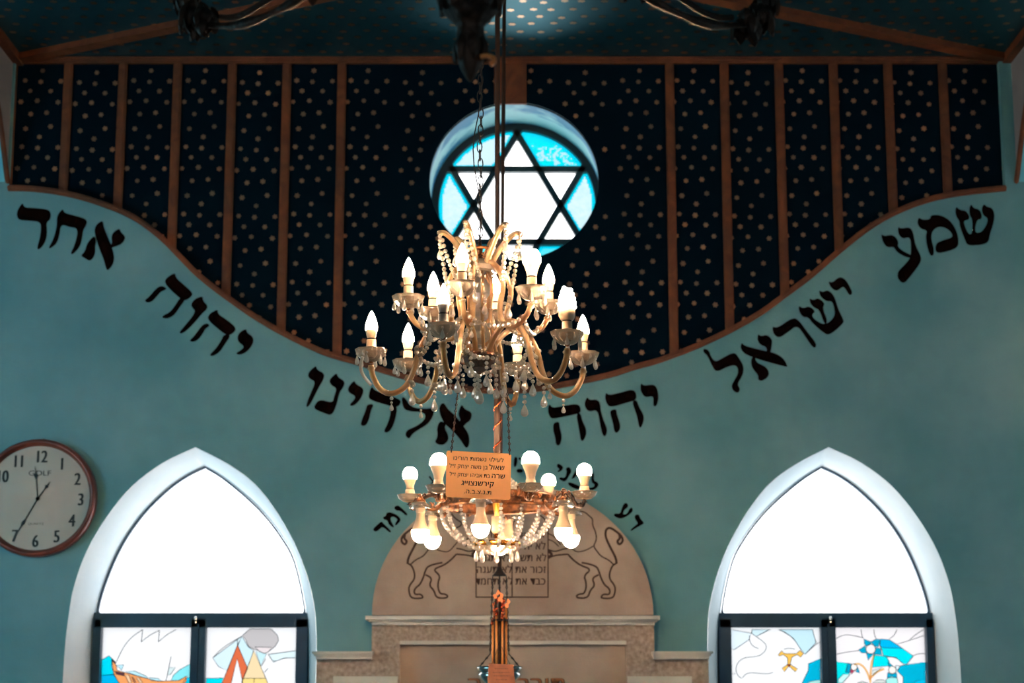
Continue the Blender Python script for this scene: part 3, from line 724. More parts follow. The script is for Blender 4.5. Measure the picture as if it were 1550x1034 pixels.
for mir in (False, True):
    mb = MB()
    for pts, w in [(p_, w_ * 1.35) for p_, w_ in liR]:
        q = gR(pts); q = [(2 * 775.1 - x, y) for x, y in q] if mir else q
        stroke(mb, chaikin(q, 2, False), w, YL, .0015)
    build('engraved_lion', mb, ENGR, lun, label='brown outlined lion rampant facing ' + ('right' if mir else 'left'))
mb = MB()
for x in (720.7, 775.1, 829.6): stroke(mb, [(x, 800), (x, 904)], 1.9, YL, .0015)
stroke(mb, [(719.8, 904), (830.5, 904)], 1.9, YL, .0015)
for cx in (747.9, 802.3): stroke(mb, [(cx - 27.2 * math.cos(PI*i/16), 800 - 24 * math.sin(PI*i/16)) for i in range(17)], 1.9, YL, .0015)
rowsR = ['אנכי יהוה', 'לא יהיה', 'לא תשא', 'זכור את', 'כבד את']; rowsL = ['לא תרצח', 'לא תנאף', 'לא תגנב', 'לא תענה', 'לא תחמד']
for cx, rows in ((803, rowsR), (748, rowsL)):
    for i, t in enumerate(rows):
        q = P(cx, 814 + 17.8 * i, YL); M = Matrix.Translation((q.x, YL - .0015, q.z)) @ Matrix.Rotation(PI / 2, 4, 'X')
        text_mb(mb, t, M, .049 if len(t) < 9 else .037, .026, rtl=True, sx=.86)
build('engraved_tablets', mb, ENGR, lun, label='brown outlined pair of tablets with ten lines of Hebrew')

def pbox(mb, x0, y0, x1, y1, Yf, Yb, mi=0):
    a = P(x0, y0, Yf); b = P(x1, y1, Yf); mb.box((min(a.x, b.x), Yf, min(a.z, b.z)), (max(a.x, b.x), Yb, max(a.z, b.z)), mi)
YF = 8.70
mb = MB(); pbox(mb, 553, 932, 999, 938, 8.61, YW); pbox(mb, 558, 938, 995, 941, 8.64, YW); pbox(mb, 563, 941, 991, 946, 8.665, YW)
build('cornice', mb, TRIMST, ark)
a0 = P(563, 945, YF); a1 = P(990, 945, YF); b0 = P(605, 970, YF); b1 = P(948, 970, YF)
mb = MB(); mb.slab([[(a0.x, 0), (a0.x, a0.z), (a1.x, a0.z), (a1.x, 0), (b1.x, 0), (b1.x, b0.z), (b0.x, b0.z), (b0.x, 0)]], YF, YW)
build('stone_frame', mb, ROUGHST, ark)
YI = 8.76
mb = MB(); mb.box((b0.x, YI, 0), (b1.x, YW, b0.z)); pan = build('inner_panel', mb, STONE, ark)
mb = MB(); mb.box((b0.x, YF + .005, P(605, 975.5, YF).z), (b1.x, YI + .001, b0.z)); build('panel_moulding', mb, TRIMST, ark)
mb = MB()
q = P(775, 1046, YI)
for t_, xs in (('כתר', .0), ('תורה', 0)): pass
M = Matrix.Translation((P(818, 1044, YI).x, YI - .003, P(820, 1048, YI).z)) @ Matrix.Rotation(PI / 2, 4, 'X')
text_mb(mb, 'תורה', M, .105, .045, rtl=True); 
M2 = M.copy(); M2.translation.y -= .001; text_mb(mb, 'תורה', M2, .105, .012, mi=1, rtl=True)
build('gilded_inscription', mb, [ENGR, GILT], pan); mb = MB()
M = Matrix.Translation((P(733, 1044, YI).x, YI - .003, P(733, 1048, YI).z)) @ Matrix.Rotation(PI / 2, 4, 'X')
text_mb(mb, 'צוה', M, .105, .045, rtl=True)
M2 = M.copy(); M2.translation.y -= .001; text_mb(mb, 'צוה', M2, .105, .012, mi=1, rtl=True)
build('gilded_inscription', mb, [ENGR, GILT], pan)
for sg in (0, 1):
    fx = (lambda x: 1551.5 - x) if sg else (lambda x: x)
    mb = MB(); pbox(mb, fx(472), 986, fx(564), 989.5, 8.62, YW); pbox(mb, fx(475), 989.5, fx(563.5), 993, 8.64, YW); pbox(mb, fx(478), 993, fx(562.5), 998, 8.66, YW)
    build('ledge_moulding', mb, TRIMST, ark)
    mb = MB(); A = P(fx(479), 998, YF + .01); B = P(fx(564), 998, YF + .01); C1 = P(fx(505), 1024, YF); D1 = P(fx(602), 1024, YF)
    lo_, hi_ = min(A.x, B.x), max(A.x, B.x)
    mb.box((lo_, YF + .01, 0), (hi_, YW, A.z))
    build('side_block', mb, ROUGHST, ark)
    mb = MB(); mb.box((min(C1.x, D1.x), YF - .02, .3), (max(C1.x, D1.x), YF + .015, C1.z)); mb.box((min(C1.x, D1.x) + .02, YF - .03, .3), (max(C1.x, D1.x) - .02, YF - .019, C1.z - .03))
    build('side_panel', mb, TRIMST, ark)

# ------------------------------------------------------------------ clock
c = P(57, 754, 8.79); CR = .272
clk = thing('wall_clock', (c.x, YW, c.z), 'round wall clock with a reddish brown rim reading just before twenty-five to one', 'clock')
c = Vector((c.x, 8.79, c.z))
Mx = Matrix.Rotation(PI / 2, 4, 'X')   # local z -> -y
mb = MB(); mb.lathe([(CR - .03, .005), (CR - .026, .02), (CR - .018, .034), (CR - .008, .036), (CR, .026), (CR + .003, .008), (CR, -.03), (CR - .05, -.03)], c, 64, M=Mx)
build('clock_rim', mb, CLOCKR, clk)
mb = MB(); mb.lathe([(1e-6, 0.006), (CR - .024, .006), (CR - .024, -.02)], c, 48, M=Mx, smooth=False); face = build('clock_face', mb, CLOCKF, clk)
mb = MB(); nums = {12: (62, 692), 1: (93.5, 703), 2: (117, 726), 3: (122, 757), 4: (108.5, 789), 5: (85.5, 813), 6: (53, 820), 7: (22, 812), 8: (-8, 785), 9: (-14, 757), 10: (3, 722), 11: (28, 699)}
def face_M(px, py, dy=.0): 
    q = P(px, py, c.y - .008); return Matrix.Translation((q.x, c.y - .0075 - dy, q.z)) @ Mx
for n_, (x, y) in nums.items():
    mb = MB(); text_mb(mb, str(n_), face_M(x, y + 8), .080, .042, sx=.74); build('dial_numeral', mb, PRINT, face)
mb = MB()
text_mb(mb, 'GOLF', face_M(60, 720), .034, .002, sx=1.25); build('dial_lettering', mb, PRINT, face); mb = MB(); text_mb(mb, 'QUARTZ', face_M(54, 794.5), .014, .0, sx=1.3)
build('dial_lettering', mb, PRINT, face)
def hand(nm, x0, y0, x1, y1, w, blob):
    mb = MB(); a = P(x0, y0, c.y - .012); b = P(x1, y1, c.y - .012); d = (b - a); L = d.length; d.normalize(); n = Vector((-d.z, 0, d.x))
    pts = [(0, w), (L * .6, w * .8), (L * .72, blob), (L * .8, w), (L, .0008)]
    A = [a + d * t + n * h for t, h in pts]; B = [a + d * t - n * h for t, h in pts]
    mb.loft(A, B, 0, False); mb.loft([v + Vector((0, .002, 0)) for v in A], A, 0, False); mb.loft(B, [v + Vector((0, .002, 0)) for v in B], 0, False)
    mb.lathe([(.009, .002), (.009, -.001)], (a.x, a.y, a.z), 12, M=Mx); build(nm, mb, PRINT, face)
hand('minute_hand', 57, 755, 26, 806, .0028, .008); hand('hour_hand', 57, 755, 76, 729, .0035, .009); hand('alarm_hand', 57, 755, 53, 706, .002, .009)
mb = MB(); q = P(67, 668, 8.80); mb.tube([(q.x, YW + .002, q.z), (q.x, 8.79, q.z + .004)], .004, 6); mb.ball((q.x, 8.788, q.z + .004), .007, 8, 5); build('hanging_nail', mb, BRASS, clk)

# ------------------------------------------------------------------ light-bulb parts
def bulb_candle(mb, c, up=1, r=.0165, L=.060):
    """lit tip (mat 0) + plastic foot (mat 1); c = foot of the bulb"""
    mb.lathe([(r * .97, .022), (r, .028), (r * .98, .036), (r * .8, .048), (r * .5, .062), (r * .24, .071), (1e-6, .077)], c, 14, 0)
    mb.lathe([(.0105, 0), (.012, .004), (r * .97, .0222)], c, 14, 1)
def bulb_globe(mb, c, up=1, r=.030, kind='a60'):
    M = Matrix.Diagonal((1, 1, up, 1))
    if kind == 'a60':
        mb.lathe([(r * .985, .060), (r, .066), (r * .93, .080), (r * .7, .093), (r * .35, .1), (1e-6, .102)], c, 18, 0, M=M)
        mb.lathe([(.013, 0), (.0142, .003), (.0145, .016), (.0175, .030), (r * .82, .048), (r * .985, .0602)], c, 18, 1, M=M)
    else:
        r = .0255
        mb.lathe([(r * .86, .034), (r, .046), (r * .93, .060), (r * .68, .070), (r * .3, .075), (1e-6, .076)], c, 18, 0, M=M)
        mb.lathe([(.013, 0), (.0135, .01), (r * .86, .0342)], c, 18, 1, M=M)
def drop_prof(L, w):
    return [(1e-6, -L), (w * .28, -L * .97), (w * .47, -L * .84), (w * .5, -L * .70), (w * .42, -L * .5), (w * .22, -L * .25), (w * .08, -L * .08), (1e-6, 0)]
def add_drop(mb, p, L, w, n=8):
    mb.ball((p[0], p[1], p[2] - w * .28), w * .30, 6, 4); mb.lathe(drop_prof(L, w), (p[0], p[1], p[2] - w * .5), n, smooth=False)

# ------------------------------------------------------------------ crystal chandelier
Y1 = 5.0; ctr = P(726, 532, Y1); AX = ctr.x
K1 = (Y1 * CP + (ctr.z - EYE) * SP) / F      # metres per px here
def z1(py): return P(726, py, Y1).z
def pol(r, th, z, ax=AX, ay=Y1): return Vector((ax + r * math.sin(th), ay - r * math.cos(th), z))
ch = thing('crystal_chandelier', (AX, Y1, z1(560)), 'crystal chandelier with two tiers of amber glass arms carrying twelve lit bulbs', 'chandelier')
# chain
mb = MB(); z = z1(372); top = CZ - .02; i = 0
while z < top:
    pitch_ = .024; pts = []
    for k in range(12):
        a = 2 * PI * k / 12; dx = .0065 * math.cos(a); dz = .0165 * math.sin(a) * (1.0)
        pts.append((AX + (dx if i % 2 else dx * .25) + .002 * math.sin(i), Y1 + (dx * .25 if i % 2 else dx), z + .014 + dz))
    mb.tube(pts, .0016, 5, closed=True); z += pitch_; i += 1
build('chain', mb, IRON, ch)
mb = MB(); cabl = [(AX - .008 + .012 * math.sin(k * .8), Y1 + .01, z1(378) + k * (CZ - z1(378)) / 40) for k in range(41)]
mb.tube(cabl, .0016, 5); build('cable', mb, IRON, ch)
mb = MB(); mb.lathe([(.05, 0), (.045, -.02), (.02, -.045), (.004, -.05)], (AX, Y1, CZ), 20); build('ceiling_rose', mb, BRASS, ch)
# stem: steel rod and stacked crystal vases
mb = MB(); mb.tube([(AX, Y1, z1(378)), (AX, Y1, z1(560))], .004, 8); mb.lathe([(.006, .0), (.008, .012), (.004, .03)], (AX, Y1, z1(384)), 10); build('stem_rod', mb, BRASS, ch)
def vase(prof, mat, nm, wob=.05):
    mb = MB(); mb.lathe([(r * K1, z1(y)) for r, y in prof], (AX, Y1, 0), 24, smooth=False, wob=wob, wn=8)
    return build(nm, mb, mat, ch)
vase([(5,392),(14,396),(24,404),(29,412),(24,414),(12,412),(5,418)], DISHG, 'top_dish', .06)
vase([(4,418),(10,424),(15,434),(14,446),(8,456),(4,460)], CRYS, 'crystal_vase')
vase([(4,460),(9,464),(13,474),(12,482),(6,488),(4,490)], CRYS, 'crystal_vase')
vase([(4,490),(10,494),(15,504),(14,514),(7,520),(4,522)], CRYS, 'crystal_vase')
vase([(4,522),(10,525),(12,530),(8,536),(5,538)], CRYS, 'crystal_vase')
vase([(6,536),(22,538),(24,542),(22,550),(15,558),(6,563),(3,566)], SMOKE, 'bottom_bowl', .03)
vase([(23,535),(26,537),(26,540),(20,541),(18,538)], BRASS, 'arm_plate', 0)
mb = MB()
rr = [(AX + 21 * K1 * math.cos(2*PI*i/28), Y1 + 21 * K1 * math.sin(2*PI*i/28), z1(379)) for i in range(28)]
mb.tube(rr, .0042, 8, closed=True)
for k in range(6):
    a = k * PI / 3; mb.tube(spline([(AX, Y1, z1(384)), (AX + .017 * math.cos(a), Y1 + .017 * math.sin(a), z1(390)), (AX + 21*K1*math.cos(a), Y1 + 21*K1*math.sin(a), z1(380))], 4), .002, 6)
build('crown_ring', mb, BRASS, ch)
OUT_T = [math.radians(a) for a in (-17, 50, 110, 160, -137, -100)]
UP_T = [math.radians(a) for a in (-13, 46, 105, 168, -137, -82)]
outP = [(14,548),(20,530),(34,508),(56,494),(78,502),(93,526),(102,558),(115,582),(136,592),(154,584),(166,564),(169,548)]
upP = [(12,400),(26,402),(43,418),(49,442),(43,470),(46,490),(62,503),(82,501),(99,490),(108,474)]
hornP = [(13,410),(20,394),(31,376),(43,361),(54,352),(62,351)]
def arm_path(prof, th, k=5): return spline([pol(r * K1, th, z1(y)) for r, y in prof], k)
dropn = [0]
def candle(th, rpx, ybob, parent, idx, dark=False, kind='candle'):
    p = pol(rpx * K1, th, z1(ybob)); Z = Vector((0, 0, 1)); lean = Matrix.Rotation(math.radians(random.uniform(-2.5, 2.5)), 4, 'Y')
    mb = MB()  # dish
    prof = [(5, 11), (12, 9), (19, 3), (23, -4), (24.5, -9), (22, -8), (17, 0), (10, 5), (5, 7)]
    mb.lathe([(r * K1 * .97, -y * K1) for r, y in prof], p, 32, wob=.055, wn=8, smooth=True)
    build('drip_dish', mb, DISHG, parent)
    mb = MB(); mb.lathe([(.004, -.024), (.007, -.020), (.005, -.014), (.009, -.010), (.011, 0)], p, 12); build('dish_holder', mb, BRASS, parent)
    mb = MB(); mb.lathe([(.0165, -.006), (.0165, .006), (.0135, .010), (.0128, .042)], p, 14); mb.lathe([(.0118, .042), (.0118, .0455)], p, 12, 1)
    build('candle_sleeve', mb, [SHADEPL if dark else IVORY, IRON], parent)
    mb = MB(); b = p + Z * .0455
    if kind == 'spiral':
        mb.lathe([(.016, 0), (.021, .01), (.021, .028), (.016, .032)], b, 14, 1)
        pts = []; N = 90
        for i in range(N + 1):
            t = i / N; a = t * 2 * PI * 4.5; r = .0195 * (1 - .62 * t ** 1.8); pts.append(b + Vector((r * math.cos(a), r * math.sin(a), .036 + .050 * t)))
        mb.tube(pts, .0052, 8)
    elif kind == 'a60':
        mb.lathe([(.023, .034), (.0245, .046), (.022, .060), (.014, .071), (1e-6, .074)], b, 16, 0); mb.lathe([(.0125, 0), (.0145, .012), (.023, .0345)], b, 16, 1)
    else:
        bulb_candle(mb, b)
    build('light_bulb', mb, [BULB1, IVORY if not dark else SHADEPL], parent)
    nd = 6
    for k in range(nd):
        a = 2 * PI * (k + .5) / nd + idx; q = p + Vector((.0385 * math.cos(a), .0385 * math.sin(a), .004)); mb = MB(); add_drop(mb, q, random.uniform(.024, .032), .0115)
        build('crystal_drop', mb, CRYS, parent)
for k, th in enumerate(OUT_T):
    path = arm_path(outP, th); mb = MB()
    mb.tube(path, .0078, 12); n = len(path)
    mb.tube([v + Vector((0, 0, .0)) for v in path], .0032, 6, mi=1)
    for j in (0.0, .36, .78, .98):
        v = path[int(j * (n - 1))]; mb.ball(v, .0115, 10, 6, 2, smooth=False, sz=.6)
    arm = build('candle_arm', mb, [AMBER, BRASSG, DISHG], ch)
    candle(th, 169, 532, arm, k, dark=(k == 0), kind='spiral' if k == 1 else 'candle')
for k, th in enumerate(UP_T):
    path = arm_path(upP, th); mb = MB(); n = len(path)
    mb.tube(path, .0075, 12); mb.tube(path, .003, 6, mi=1)
    for j in (.0, .3, .62, .98):
        v = path[int(j * (n - 1))]; mb.ball(v, .0105, 10, 6, 2, smooth=False, sz=.6)
    arm = build('candle_arm', mb, [AMBER, BRASSG, DISHG], ch)
    candle(th, 109, 460, arm, k, kind='a60' if k == 1 else 'candle')
HT = [math.radians(a) for a in (-20, 40, 100, 160, -140, -95)]
for k, th in enumerate(HT):
    path = arm_path(hornP, th + (.0 if k != 0 else 0)); mb = MB(); n = len(path)
    mb.tube(path, [.0092 * (1 - .28 * i / n) for i in range(n)], 10); mb.tube(path, .002, 6, mi=1); mb.ball(path[-1], .0085, 10, 6, 2, sz=.8); mb.ball(path[0], .010, 10, 6, 2, sz=.6)
    build('crystal_horn', mb, [AMBER, BRASSG, DISHG], ch)
for k in range(6):      # cage rods
    th = math.radians(14 + 60 * k); path = arm_path([(11,408),(19,432),(17,470),(20,505),(27,538)], th); mb = MB(); mb.tube(path, .0050, 10); mb.tube(path, .0018, 6, mi=1); mb.ball(path[-1], .009, 8, 5, 2); mb.ball(path[len(path)//2], .0085, 8, 5, 2, sz=.6)
    build('cage_rod', mb, [AMBER, BRASSG, DISHG], ch)
# bead strands
def strand(a, b, sag, nm='bead_strand', parent=ch, r=.0064, mat=None, K=2.45, jit=.0):
    a = Vector(a); b = Vector(b); L = (b - a).length; n = max(3, int((L + sag * 1.4) / (r * K))); mb = MB()
    for i in range(n + 1):
        t = i / n; p = a.lerp(b, t) - Vector((0, 0, 4 * sag * t * (1 - t))); p += Vector((random.uniform(-jit, jit), random.uniform(-jit, jit), 0))
        mb.ball(p, r * random.uniform(.9, 1.1), 8, 5, smooth=False)
    return build(nm, mb, mat or CRYS, parent)
nh = len(HT)
for k in range(6):
    tip = arm_path(hornP, HT[k])[-1]
    up_in = pol(48 * K1, UP_T[k], z1(440)); dish = pol(100 * K1, UP_T[k], z1(470))
    strand(tip, up_in + Vector((0, 0, .0)), .022)
    strand(tip + Vector((.002, .002, -.004)), pol(38 * K1, UP_T[k] + .25, z1(425)), .012)
    # vertical little string from the horn tip with a drop
    mb = MB(); q = tip.copy(); 
    for j in range(3): mb.ball(q - Vector((0, 0, .010 + .011 * j)), .0055, 8, 5)
    add_drop(mb, q - Vector((0, 0, .038)), .030, .014); build('hanging_pendant', mb, CRYS, ch)
    # swags between neighbouring upper dishes, from upper dishes to outer arms
    u0 = pol(92 * K1, UP_T[k], z1(492)); u1 = pol(92 * K1, UP_T[(k + 1) % 6], z1(492))
    strand(u0, u1, .030)
    o0 = pol(96 * K1, OUT_T[k], z1(535)); strand(pol(70 * K1, UP_T[k], z1(503)), o0, .018)
    o1 = pol(100 * K1, OUT_T[(k + 1) % 6], z1(548)); strand(o0, pol(60 * K1, OUT_T[k] + .5, z1(552)), .014)
    if k % 2: strand(pol(26 * K1, OUT_T[k], z1(545)), pol(26 * K1, OUT_T[(k + 1) % 6], z1(545)), .034)
# clusters and pendants
def cluster(p, n, sp):
    mb = MB()
    for i in range(n): mb.ball(Vector(p) + Vector((random.uniform(-sp, sp), random.uniform(-sp, sp), random.uniform(-sp * 1.6, sp))), random.uniform(.005, .0075), 8, 5)
    build('bead_cluster', mb, CRYS, ch)
def pend(p, L=.036, w=.019, beads=2):
    mb = MB(); p = Vector(p)
    for j in range(beads): mb.ball(p - Vector((0, 0, .006 + .012 * j)), .0052, 8, 5)
    add_drop(mb, p - Vector((0, 0, .012 * beads + .002)), L, w); build('hanging_pendant', mb, CRYS, ch)
for k in range(6):
    th = OUT_T[k]
    cluster(pol(90 * K1, th + .06, z1(530)), 8, .015); cluster(pol(102 * K1, th, z1(572)), 5, .010)
    pend(pol(104 * K1, th, z1(578)), .036, .019, 1); pend(pol(78 * K1, th + .15, z1(546)), .034, .019, 2); pend(pol(136 * K1, th, z1(596)), .020, .012, 1)
    pend(pol(56 * K1, th + .5, z1(556)), .034, .019, 2); pass
    if k % 2: pend(pol(26 * K1, th + .5, z1(566)), .034, .018, 2)
    pend(pol(48 * K1, UP_T[k] + .4, z1(450)), .030, .017, 2); pend(pol(84 * K1, UP_T[k] + .1, z1(504)), .022, .012, 1)
pend((AX, Y1, z1(566)), .045, .024, 2)
pend(P(794, 590, Y1 - .2), .034, .020, 2)
# a loose broken piece of glass arm on the outermost arm
mb = MB(); br = spline([P(549, 540, Y1), P(546, 556, Y1), P(551, 570, Y1), P(562, 583, Y1)], 5); mb.tube(br, .0046, 8); build('loose_glass_tube', mb, CRYS, ch)

# ------------------------------------------------------------------ memorial card hung from the crystal chandelier
sg = thing('memorial_card', tuple(P(724, 719, Y1 - .02)), 'orange card with five lines of Hebrew print hanging tilted on two thin chains', 'sign')
ys_ = Y1 - .02
TL, TR, BR, BLc = [P(x, y, ys_) for x, y in ((676, 682), (774, 687), (772.5, 757), (674.5, 752))]
mb = MB(); lp = chaikin([(TL.x, TL.z), (TR.x, TR.z), (BR.x, BR.z), (BLc.x, BLc.z)], 0)
def rc(loop, r=.004):
    out = []; n = len(loop)
    for i in range(n):
        a, b, d = Vector(loop[i - 1]), Vector(loop[i]), Vector(loop[(i + 1) % n]); out += [tuple(b + (a - b).normalized() * r), tuple(b + (d - b).normalized() * r)]
    return out
mb.slab([rc(lp)], ys_, ys_ + .002, back=False); card = build('card_board', mb, SIGNM, sg)
mb = MB(); tilt = math.atan2(TL.z - TR.z, TR.x - TL.x)
def sM(px, py): q = P(px, py, ys_); return Matrix.Translation((q.x, ys_ - .0008, q.z)) @ Matrix.Rotation(tilt, 4, 'Y') @ Mx
text_mb(mb, 'לעילוי נשמות הורינו', sM(724, 698), .0155, .0125, rtl=True, sx=1.02)
text_mb(mb, 'שאול', sM(752, 711.3), .0185, .026, rtl=True, sx=1.0); text_mb(mb, 'בן משה יצחק ז״ל', sM(709, 709.2), .0150, .0125, rtl=True, sx=.92)
text_mb(mb, 'שרה', sM(754, 724.3), .0185, .026, rtl=True, sx=1.0); text_mb(mb, 'בת אביהו יצחק ז״ל', sM(711, 722), .0150, .0125, rtl=True, sx=.88)
text_mb(mb, 'קירשנצוייג', sM(723, 735.5), .0195, .026, rtl=True, sx=1.0)
text_mb(mb, 'ת.נ.צ.ב.ה.', sM(723, 747.8), .0160, .0125, rtl=True, sx=1.1)
build('card_print', mb, PRINT, card)
def fine_chain(pts, nm, parent, r=.0011, link=.006, mat=IRON):
    mb = MB(); a = Vector(pts[0]); b = Vector(pts[-1]); n = int((b - a).length / link)
    for i in range(n):
        p = a.lerp(b, i / n); q = a.lerp(b, (i + 1.25) / n); s_ = Vector((r * 1.3, 0, 0)) if i % 2 else Vector((0, r * 1.3, 0))
        mb.tube([p, (p + q) / 2 + s_, q], r * .75, 4); mb.tube([p, (p + q) / 2 - s_, q], r * .75, 4)
    return build(nm, mb, mat, parent)
fine_chain([P(683, 685, ys_), P(697, 556, ys_)], 'thin_chain', sg, .0020, .008, RODM); fine_chain([P(771.5, 689, ys_), P(768, 590, ys_)], 'thin_chain', sg, .0020, .008, RODM)

# ------------------------------------------------------------------ brass basket chandelier
Y2 = 6.5; c2 = P(752, 757, Y2); AX2 = c2.x; K2 = (Y2 * CP + (c2.z - EYE) * SP) / F
def z2(py): return P(752, py, Y2).z
def pol2(r, th, z): return pol(r, th, z, AX2, Y2)
br_ = thing('basket_chandelier', (AX2, Y2, z2(850)), 'brass basket chandelier draped with crystal bead strings, bulbs pointing up and down from its rim', 'chandelier')
mb = MB(); mb.tube([(AX2, Y2, z2(700)), (AX2, Y2, CZ)], .0095, 10); mb.tube([(AX2, Y2, z2(700)), (AX2, Y2, z2(560))], .011, 10)
build('hanging_rod', mb, RODM, br_)
mb = MB(); mb.tube([(AX2 + .012 * math.cos(i * .55) + .002, Y2 + .012 * math.sin(i * .55), z2(695) + i * .006) for i in range(int((z2(585) - z2(695)) / .006))], .003, 6); build('twisted_cord', mb, COPPER, br_)
def lat2(prof, mat, nm, n=36, wob=0, wn=12, parent=None, smooth=True):
    mb = MB(); mb.lathe([(r * K2, z2(y)) for r, y in prof], (AX2, Y2, 0), n, wob=wob, wn=wn, smooth=smooth); return build(nm, mb, mat, parent or br_)
def ring_band():
    mb = MB(); N = 48
    prof = [(84,752),(88,750),(91,754),(88,758),(86,763),(90,767),(88,771),(84,769),(82,762),(84,752)]
    mb.lathe([(r * K2, z2(y)) for r, y in prof], (AX2, Y2, 0), N)
    for i in range(24):
        a = 2 * PI * i / 24; mb.ball(pol2(90 * K2, a, z2(757)), .008, 6, 4, smooth=True)
        mb.ball(pol2(89 * K2, a + .13, z2(765)), .006, 6, 4, smooth=True)
    build('rim_band', mb, BRASS, br_)
ring_band()
mb = MB()
for i in range(6):
    a = 2 * PI * i / 6; mb.tube([pol2(4 * K2, a, z2(752)), pol2(84 * K2, a, z2(760))], .004, 6)
build('spokes', mb, BRASS, br_)
lat2([(5,690),(9,694),(14,698),(16,703),(10,706),(5,708)], BRASS, 'top_crown', 20); lat2([(4,706),(3,720),(5,745),(9,752),(9,760),(4,775),(4,815)], BRASSG, 'centre_stem', 16)
lat2([(36,820),(38,822),(37,827),(32,829),(30,825),(34,821),(36,820)], BRASSG, 'lower_ring', 28)
for i in range(17):      # basket strings below the rim
    a = 2 * PI * i / 17 + .08
    A = pol2(84 * K2, a, z2(772)); B = pol2(33 * K2, a, z2(829)); mb = MB(); n = 11
    for j in range(n + 1):
        t = j / n; r = 86 + (33 - 86) * t ** 1.9; y = 772 + (829 - 772) * (1 - (1 - t) ** 1.25)
        mb.ball(pol2(r * K2, a, z2(y)), .0062 + .0013 * t, 8, 6, smooth=False)
    build('bead_strand', mb, CRYSB, br_)
for i in range(16):      # strings from the crown to the rim
    a = 2 * PI * (i + .5) / 16; mb = MB(); n = 17
    for j in range(n + 1):
        t = j / n; r = 12 + (86 - 12) * (t ** 2.3); y = 700 + 52 * t ** .9; mb.ball(pol2(r * K2 * .85, a, z2(y)), .0062, 8, 5)
    build('bead_strand', mb, CRYSB, br_)
for i in range(8):
    a = 2 * PI * i / 8; mb = MB(); add_drop(mb, pol2(31 * K2, a, z2(829)), .040, .016); build('crystal_drop', mb, CRYSB, br_)
for i in range(6):
    a = 2 * PI * (i + .5) / 6; mb = MB(); n = 6
    for j in range(n): mb.ball(pol2((33 - 4.5 * j) * K2, a, z2(829 + j * 1.5)), .007, 8, 5)
    build('bead_strand', mb, CRYSB, br_)
mb = MB(); mb.lathe([(.018, -.0), (.018, -.05), (.012, -.058)], (AX2, Y2, z2(782)), 14); build('inner_lamp_holder', mb, IVORY, br_)
mb = MB(); bulb_globe(mb, (AX2 + .012, Y2 + .02, z2(806)), -1, kind='g45'); build('light_bulb', mb, [BULB2, IVORY], br_)
def foliate(mb, path, r0=.0085):
    n = len(path); mb.tube(path, [r0 * (1 - .35 * abs(i / n - .3)) for i in range(n)], 8)
    for j in range(2, n - 2, 3):
        p = path[j]; t = (path[j + 1] - path[j - 1]).normalized(); s_ = t.cross(Vector((0, 0, 1)))
        if s_.length < .05: continue
        s_.normalize()
        for sg_ in (1, -1):
            mb.tube([p, p + s_ * sg_ * .008 + Vector((0, 0, .010)) + t * .010, p + s_ * sg_ * .010 + Vector((0, 0, .004)) + t * .020], [.0045, .004, .0012], 5)
for k, dg_ in enumerate((-98, -39, 22, 80, 143, 201)):
    th = math.radians(dg_); R0 = 134; kind = 'g45' if k in (0, 3, 4) else 'a60'
    mb = MB(); path = spline([pol2(86*K2, th, z2(758)), pol2(98*K2, th, z2(748)), pol2(112*K2, th, z2(752)), pol2(120*K2, th, z2(765)), pol2(130*K2, th, z2(768)), pol2(134*K2, th, z2(759))], 5)
    foliate(mb, path); arm = build('upward_arm', mb, BRONZE if k in (0, 3) else BRASS, br_)
    p = pol2(R0 * K2, th, z2(752))
    mb = MB(); mb.lathe([(.008, -.016), (.022, -.013), (.036, -.002), (.042, .012), (.038, .012), (.030, .001), (.018, -.008), (.008, -.010)], p, 28, wob=.04, wn=8); build('drip_dish', mb, DISHG, arm)
    mb = MB(); mb.lathe([(.014, -.012), (.0165, -.008), (.0165, .020), (.0145, .030)], p, 16); mb.lathe([(.0138, .030), (.0138, .032)], p, 12, 1); build('lamp_holder', mb, [IVORY, IRON], arm)
    mb = MB(); bulb_globe(mb, p + Vector((0, 0, .032 if kind == 'g45' else .018)), 1, kind=kind); build('light_bulb', mb, [BULB2, IVORY], arm)
for k, dg_ in enumerate((-10, 54, 112, 172, -125, -68)):
    th = math.radians(dg_); mb = MB()
    path = spline([pol2(86*K2, th, z2(762)), pol2(98*K2, th, z2(774)), pol2(112*K2, th, z2(772)), pol2(122*K2, th, z2(760)), pol2(128*K2, th, z2(764))], 5)
    foliate(mb, path); arm = build('downward_arm', mb, BRASS, br_)
    rp = 122 if k in (1, 2, 4, 5) else 128
    p = pol2(rp * K2, th, z2(770))
    mb = MB(); mb.lathe([(.006, .012), (.018, .010), (.030, .003), (.038, -.010), (.035, -.011), (.026, -.001), (.012, .005), (.006, .006)], p, 28, wob=.04, wn=8); build('drip_dish', mb, DISHG, arm)
    mb = MB(); mb.lathe([(.0135, .012), (.0160, .006), (.0160, -.022), (.0145, -.026)], p, 16); mb.lathe([(.0138, -.026), (.0138, -.028)], p, 12, 1); build('lamp_holder', mb, [IVORY, IRON], arm)
    mb = MB(); bulb_globe(mb, p + Vector((0, 0, -.024)), -1); build('light_bulb', mb, [BULB2, IVORY], arm)

